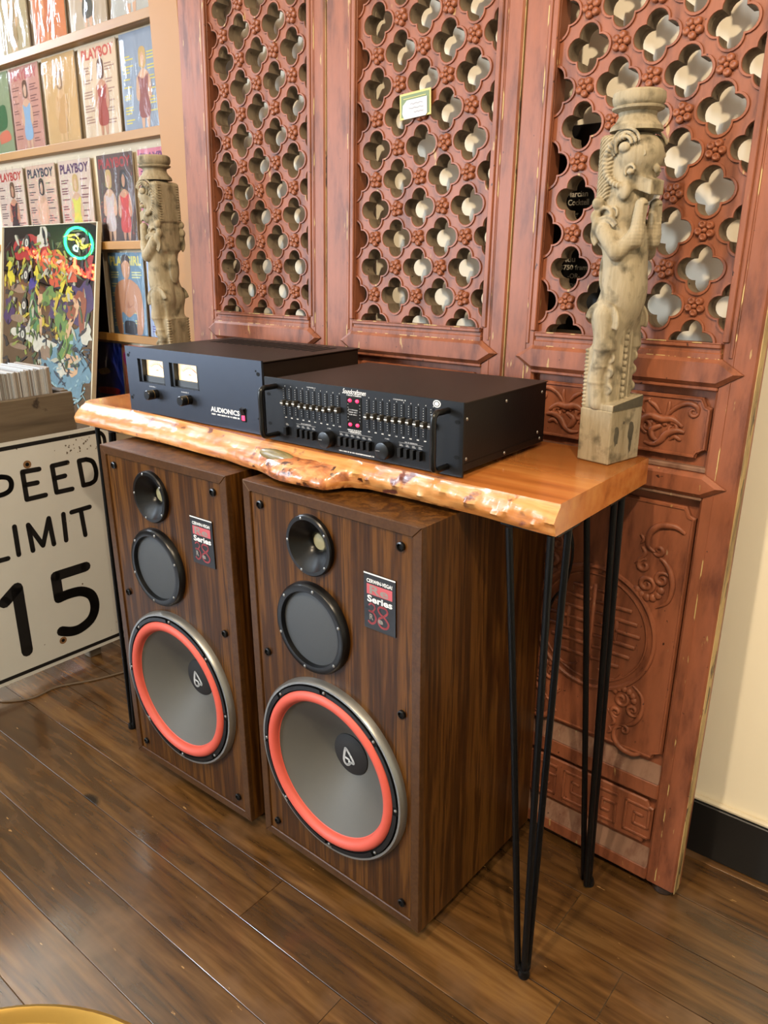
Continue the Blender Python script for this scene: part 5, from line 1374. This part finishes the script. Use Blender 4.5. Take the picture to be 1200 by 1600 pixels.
# bottom row up to the top row: x of the left edge, shelf height, cover colour, masthead ...
MAGS = [
 (-2.21, 0.755, (44, 78, 214), None, None, [((220, 50, 60), [(0.2, 0.3), (0.8, 0.32), (0.8, 0.4), (0.2, 0.38)]), ((190, 190, 190), [(0.2, 0.62), (0.5, 0.66), (0.6, 0.6), (0.3, 0.56)])], 'dark blue magazine with red lettering beside the painted mirror', None),
 (-1.995, 0.755, (240, 150, 118), None, None, [((236, 80, 186), [(0.06, 0.74), (0.94, 0.76), (0.94, 0.92), (0.06, 0.9)]), ((90, 60, 44), [(0.3, 0.5), (0.5, 0.62), (0.7, 0.5), (0.5, 0.4)]), ((226, 214, 80), [(0.08, 0.16), (0.5, 0.18), (0.5, 0.34), (0.08, 0.32)])], 'pink and yellow magazine beside the dark blue magazine', None),
 (-1.78, 0.755, (206, 190, 160), None, None, person(S1, HD, (40, 60, 120)), 'pale magazine low on the rack behind the power amplifier', (80, 60, 60)),
 (-2.26, 1.065, (60, 44, 40), None, None, person(S1, HD, (150, 140, 150), 0.6), 'dark brown magazine half hidden by the painted mirror', None),
 (-2.02, 1.065, (118, 152, 176), 'PLAYGIRL', (236, 222, 120), man, 'blue magazine with a bare chested man under yellow lettering', (236, 230, 160)),
 (-1.795, 1.065, (186, 200, 230), None, None, [((120, 50, 44), [(0.5, 0.2), (0.9, 0.3), (0.9, 0.5), (0.5, 0.42)])], 'pale blue magazine behind the statue with its back turned', (110, 90, 160)),
 (-2.735, 1.372, (226, 200, 180), G, (196, 60, 50), person(S1, HB, (60, 44, 44), 0.55), 'pale magazine with red lettering and a figure in a black outfit', (120, 90, 90)),
 (-2.503, 1.372, (222, 186, 162), G, (50, 50, 70), person(S2, HD, (236, 190, 160), 0.5), 'peach magazine with dark lettering and a figure in a peach dress', (110, 90, 90)),
 (-2.27, 1.372, (222, 196, 176), G, (90, 44, 90), person(S2, HBL, (224, 214, 84), 0.5), 'pale magazine with purple lettering and a figure in yellow', (130, 60, 70)),
 (-2.022, 1.372, (92, 62, 50), G, (176, 40, 36), person(S2, HBL, (216, 196, 190), 0.3) + person(S1, HD, (206, 60, 50), 0.72, 0.78), 'brown magazine showing two figures, one in red', None),
 (-1.785, 1.372, (214, 120, 140), G, (120, 50, 110), person(S2, HB, (220, 70, 110), 0.4), 'pink magazine between the brown magazine and the tan side board', (120, 50, 110)),
 (-2.745, 1.694, (150, 160, 120), None, None, [((60, 110, 60), [(0.4, 0.3), (0.8, 0.34), (0.8, 0.6), (0.5, 0.56)]), ((220, 120, 90), [(0.5, 0.14), (0.9, 0.18), (0.8, 0.3), (0.5, 0.26)])], 'green magazine in clear plastic above the painted mirror', None),
 (-2.525, 1.694, (206, 150, 130), G, (196, 100, 100), person(S2, HB, (150, 180, 206), 0.5), 'rose magazine with a figure in a pale blue dress', (140, 90, 80)),
 (-2.29, 1.694, (214, 172, 112), None, None, person((222, 178, 124), (150, 110, 60), (206, 160, 100), 0.5), 'plain gold coloured magazine with a figure in tan', None),
 (-2.05, 1.694, (226, 200, 168), G, (206, 90, 70), person(S1, HB, (170, 70, 50), 0.55), 'cream magazine with a figure in a rust red outfit', (170, 130, 110)),
 (-1.823, 1.694, (150, 160, 176), None, None, person(S2, HBL, (150, 80, 70), 0.55), 'grey blue magazine beside the tan side board', (226, 206, 90)),
 (-2.54, 2.000, (190, 170, 130), None, None, person((214, 176, 130), (180, 150, 90), (170, 140, 90), 0.5), 'khaki magazine at the top of the rack, beside the orange magazine', None),
 (-2.30, 2.000, (216, 132, 76), None, None, person((226, 160, 110), (170, 90, 50), (206, 120, 70), 0.5), 'bright orange magazine in clear plastic', None),
 (-2.065, 2.000, (196, 176, 150), None, None, person(S2, HB, (90, 84, 70), 0.5), 'beige magazine with a figure in dark olive', None),
 (-1.83, 2.000, (190, 186, 176), None, None, person(S2, HBL, (206, 200, 190), 0.5), 'pale grey magazine at the top of the rack', None),
]
for (x, z, base, title, tcol, fig, label, lines) in MAGS:
    magazine(x, z, base, title, tcol, fig, label, lines=lines)

# ------------------------------------------------------------------ painted mirror
MIRT = math.atan2(0.10, 0.56)
mr = thing('painted_mirror', 'tall mirror painted with mermaids, leaves and sea foam', 'mirror', (-2.33, 0.245, 0.0))
mr.rotation_euler = (-MIRT, 0, 0)
MW, MH = 0.68, 1.462
mm, nt, b = new_mat('mirror_silver'); b.inputs['Metallic'].default_value = 1.0; b.inputs['Roughness'].default_value = 0.02
_tc = nt.nodes.new('ShaderNodeTexNoise'); _tc.inputs['Scale'].default_value = 8
_rp = ramp(nt, _tc.outputs['Fac'], [(0.3, (0.78, 0.78, 0.76)), (0.7, (0.86, 0.86, 0.84))]); nt.links.new(_rp.outputs['Color'], b.inputs['Base Color'])
MB().box(-MW / 2, MW / 2, 0.0, 0.005, 0.0, MH).build('mirror_glass', mm, mr, smooth=False)
FRM = plain('mirror_frame_cream', srgb(214, 200, 168), 0.5)
for a, b_, c_, d in ((-MW / 2 - 0.002, -MW / 2 + 0.005, 0, MH), (MW / 2 - 0.005, MW / 2 + 0.002, 0, MH), (-MW / 2, MW / 2, 0, 0.012), (-MW / 2, MW / 2, MH - 0.002, MH)):
    MB().box(a, b_, -0.004, 0.013, c_, d, 0.0008).build('frame_bar', FRM, mr, smooth=False)
MB().box(-MW / 2, MW / 2, 0.005, 0.012, 0.0, MH).build('backing', SHELFW, mr, smooth=False)
def ink(c): return plain('paint_%d_%d_%d' % c, (*[q * 0.72 for q in srgb(*c)],), 0.4, coat=1.0, var=0.3, scale=60)
def blob(mb, cx, cz, rx, rz, k, rnd, n=14, rough=0.35, rot=0.0, m=0):
    pts = []
    for q in range(n):
        a = 2 * PI * q / n; r_ = 1 + rnd.uniform(-rough, rough)
        u_, v_ = rx * r_ * math.cos(a), rz * r_ * math.sin(a)
        pts.append((cx + u_ * math.cos(rot) - v_ * math.sin(rot), cz + u_ * math.sin(rot) + v_ * math.cos(rot)))
    P = cmull2(pts + [pts[0]], 3)[:-1]
    P = [(max(-MW / 2 + 0.011, min(MW / 2 - 0.011, a)), max(0.02, min(MH - 0.006, c))) for a, c in P]
    mb.poly(P, -0.0004 - 0.00004 * k, m=m)
rm = random.Random(21); LAY = [0]
ART = {}
# px(u,v): position on the mirror from the visible part (u 0..1 across, v 0 top .. 1 at the height of the bin rim)
def A(u, v): return (-MW / 2 + 0.012 + u * (MW - 0.024), MH - 0.006 - v * 0.56)
def paint(nm, col, items, **kw):
    mb = MB(); single = len(items) < 10
    for (u, v, ru, rv, rot) in items:
        LAY[0] += 1; c = A(u, v); blob(mb, c[0], c[1], ru * MW, rv * 0.56, LAY[0] % 60, rm, rot=rot, **kw)
        if single: o = mb.build(nm, ink(col), mr, smooth=False); mb = MB()
    return o if single else mb.build(nm, ink(col), mr, smooth=False)
paint('painted_red_patch', (178, 34, 26), [(0.26, 0.14, 0.12, 0.09, 0.2), (0.5, 0.2, 0.16, 0.1, -0.4), (0.94, 0.24, 0.04, 0.1, 0)])
paint('painted_orange_patch', (214, 84, 30), [(0.62, 0.27, 0.16, 0.09, -0.3), (0.52, 0.22, 0.1, 0.07, 0)])
paint('painted_purple_patch', (62, 36, 92), [(0.68, 0.5, 0.14, 0.09, 0.4), (0.88, 0.5, 0.11, 0.13, 0), (0.36, 0.4, 0.06, 0.06, 0), (0.08, 0.55, 0.06, 0.08, 0), (0.24, 0.68, 0.05, 0.04, 0)])
paint('painted_blue_sea', (104, 146, 162), [(0.62, 0.82, 0.2, 0.1, 0.2), (0.86, 0.9, 0.14, 0.14, 0), (0.88, 0.68, 0.1, 0.07, 0.3), (0.6, 0.95, 0.16, 0.06, 0)])
paint('painted_sea_foam', (216, 210, 188), [(0.44, 0.74, 0.16, 0.07, -0.2), (0.2, 0.7, 0.08, 0.04, 0), (0.94, 0.66, 0.05, 0.06, 0), (0.45, 0.08, 0.06, 0.07, 0), (0.7, 0.9, 0.05, 0.05, 0)])
for nm, col, cnt, zone in (('painted_green_leaves', (66, 92, 40), 80, (0.05, 0.95, 0.1, 0.95)), ('painted_light_leaves', (146, 158, 62), 60, (0.05, 0.75, 0.1, 0.85)), ('painted_yellow_leaves', (206, 180, 40), 46, (0.02, 0.72, 0.12, 0.75)), ('painted_dark_lines', (28, 24, 26), 110, (0.03, 0.97, 0.03, 0.97)), ('painted_pale_strokes', (190, 186, 160), 46, (0.1, 0.95, 0.05, 0.95))):
    its = [(rm.uniform(zone[0], zone[1]), rm.uniform(zone[2], zone[3]), rm.uniform(0.012, 0.045), rm.uniform(0.005, 0.018), rm.uniform(-1.6, 1.6)) for q in range(cnt)]
    tag(paint(nm, col, its, n=10), kind='stuff')
tag(paint('painted_wave_lines', (40, 60, 74), [(rm.uniform(0.45, 0.97), rm.uniform(0.7, 1.15), rm.uniform(0.01, 0.04), rm.uniform(0.004, 0.01), rm.uniform(-0.8, 0.8)) for q in range(70)], n=8), kind='stuff')
tag(paint('painted_wave_lights', (150, 186, 190), [(rm.uniform(0.45, 0.97), rm.uniform(0.7, 1.15), rm.uniform(0.01, 0.035), rm.uniform(0.004, 0.009), rm.uniform(-0.8, 0.8)) for q in range(60)], n=8), kind='stuff')
paint('painted_green_tail', (70, 128, 74), [(0.38, 0.58, 0.05, 0.14, 0.1), (0.36, 0.48, 0.04, 0.1, -0.2)])
paint('painted_green_fin', (96, 140, 60), [(0.7, 0.63, 0.05, 0.12, 0.6), (0.74, 0.77, 0.06, 0.12, -0.5), (0.52, 0.44, 0.09, 0.05, 0.2)])
paint('painted_mermaid_body', (222, 176, 128), [(0.44, 0.48, 0.025, 0.08, 0.1), (0.45, 0.58, 0.018, 0.1, 0.1), (0.78, 0.6, 0.03, 0.09, -0.5), (0.83, 0.5, 0.022, 0.05, 0.2), (0.8, 0.44, 0.012, 0.05, 0.5), (0.8, 0.86, 0.07, 0.08, -0.2)])
paint('painted_mermaid_hair', (150, 74, 28), [(0.78, 0.53, 0.04, 0.06, 0.3), (0.89, 0.52, 0.035, 0.12, 0.0), (0.86, 0.44, 0.05, 0.035, 0)])
paint('painted_mermaid_face', (228, 184, 140), [(0.855, 0.475, 0.022, 0.03, 0)])
paint('painted_yellow_leaf', (226, 206, 44), [(0.76, 0.42, 0.035, 0.055, -0.3), (0.1, 0.3, 0.04, 0.07, 0.2), (0.68, 0.38, 0.02, 0.09, -0.6), (0.4, 0.32, 0.025, 0.06, 0.1)])
paint('painted_blue_scroll', (48, 52, 140), [(0.36, 0.37, 0.045, 0.04, 0)])
paint('painted_tan_post', (150, 122, 96), [(0.2, 0.4, 0.1, 0.028, -0.05), (0.2, 0.6, 0.1, 0.026, -0.05), (0.2, 0.79, 0.1, 0.02, -0.05), (0.52, 0.81, 0.06, 0.05, 0)], rough=0.08)
for u, v in ((0.285, 0.1), (0.28, 0.31), (0.265, 0.51), (0.255, 0.705)):
    c = A(u, v); mb = MB(); y_ = -0.0032
    mb.disc(c[0], y_, c[1], 0.03, 20, 0, sx=0.75); mb.disc(c[0], y_ - 0.0002, c[1], 0.015, 18, 1, sx=0.85)
    add_text(mb, '8', c[0], c[1] - 0.008, y_ - 0.0004, height=0.016, align='CENTER', m=0, bold=0.02)
    mb.build('painted_eight_ball', [ink((30, 40, 34)), ink((222, 218, 200))], mr, smooth=False)

# ------------------------------------------------------------------ neon sign on the left wall (seen in the mirror)
ne = thing('neon_sign', 'red and green neon sign reflected in the painted mirror', 'neon sign', (RX0, -0.36, 1.5))
NX_ = 0.14
def NP(pts): return [(NX_, p[0], p[1]) for p in pts]
MB().box(0.0, 0.02, -0.30, 0.30, -0.02, 0.42, 0.004).build('back_board', plain('neon_back', srgb(26, 24, 24), 0.6), ne, smooth=False)
for yy_, zz_ in ((-0.22, 0.12), (0.2, 0.12), (-0.1, 0.33)):
    MB().tube([(0.01, yy_, zz_), (NX_, yy_, zz_)], 0.004, 8).build('standoff', GREYD, ne)
def scr(k0, pts, kx=0.055, kz=0.075):
    return NP([(p.x, p.y) for p in catmull([Vector((-0.235 + k0 * kx + a * kx, 0.085 + b * kz)) for a, b in pts], 6)])
W_ = [(0, [(0.1, 0.0), (0.25, 1.0), (0.7, 1.0), (0.75, 0.7), (0.3, 0.55), (0.8, 0.45), (0.75, 0.05), (0.1, 0.0)]),
      (1, [(0.0, 0.45), (0.05, 0.05), (0.4, 0.0), (0.7, 0.45), (0.72, 0.05), (1.0, 0.05)]),
      (2, [(0.0, 0.05), (0.5, 0.5), (0.2, 0.4), (0.15, 0.05), (0.5, 0.05), (0.85, 1.15), (0.8, 0.05), (1.0, 0.05)]),
      (3, [(0.0, 0.45), (0.1, 0.05), (0.4, 0.05), (0.5, 0.4), (0.6, 0.05), (0.9, 0.1), (1.0, 0.5)]),
      (4, [(0.0, 0.25), (0.6, 0.35), (0.4, 0.5), (0.15, 0.3), (0.3, 0.0), (0.95, 0.15)]),
      (5, [(0.0, 0.15), (0.3, 0.5), (0.35, 0.05), (0.8, 0.1)]),
      (6, [(-0.1, 0.1), (0.35, 0.75), (0.55, 0.2), (0.2, 0.0), (0.9, 0.15)]),
      (7, [(0.0, 0.25), (0.6, 0.35), (0.4, 0.5), (0.15, 0.3), (0.3, 0.0), (0.95, 0.15)]),
      (8, [(0.0, 0.15), (0.25, 0.5), (0.4, 0.4), (0.75, 0.42)])]
for k0, pts in W_:
    MB().tube(scr(k0 * 0.92, pts), 0.0055, 8).build('red_letter_tube', NEON_R, ne)
cc = (-0.095, 0.255)
MB().tube(NP([(cc[0] + 0.085 * math.cos(2 * PI * i / 40), cc[1] + 0.085 * math.sin(2 * PI * i / 40)) for i in range(40)]), 0.006, 8, closed=True).build('green_ring_tube', NEON_G, ne)
MB().tube(NP([(p.x, p.y) for p in catmull([Vector(q) for q in ((cc[0] - 0.07, cc[1] + 0.02), (cc[0] - 0.03, cc[1] - 0.005), (cc[0], cc[1] + 0.02), (cc[0] + 0.03, cc[1] + 0.035), (cc[0] + 0.07, cc[1] + 0.015))], 6)]), 0.0045, 8).build('yellow_wave_tube', NEON_Y, ne)
MB().tube(NP([(p.x, p.y) for p in catmull([Vector(q) for q in ((cc[0] - 0.065, cc[1] + 0.005), (cc[0] - 0.02, cc[1] - 0.022), (cc[0] + 0.02, cc[1] + 0.008), (cc[0] + 0.065, cc[1] + 0.0))], 6)]), 0.0045, 8).build('yellow_wave_tube', NEON_Y, ne)
MB().tube(NP([(cc[0] + 0.01 + 0.016 * math.cos(2 * PI * i / 6), cc[1] - 0.035 + 0.016 * math.sin(2 * PI * i / 6)) for i in range(6)]), 0.004, 8, closed=True).build('white_hexagon_tube', NEON_W, ne)

# ------------------------------------------------------------------ brass tray table beside the camera
tt = thing('brass_tray_table', 'round brass tray table in front of the loudspeakers', 'side table', (-0.10, -0.97, 0))
MB().lathe([(0.0, 0.436), (0.27, 0.436), (0.279, 0.442), (0.28, 0.452), (0.274, 0.456), (0.268, 0.452), (0.262, 0.444), (0.0, 0.443)], axis='z', n=72).build('tray', BRASS, tt)
for k in range(3):
    an = k * 2 * PI / 3 + 0.4
    MB().tube([(0.2 * math.cos(an), 0.2 * math.sin(an), 0.0), (0.16 * math.cos(an), 0.16 * math.sin(an), 0.22), (0.2 * math.cos(an), 0.2 * math.sin(an), 0.437)], 0.009, 10).build('leg', BRASS, tt)
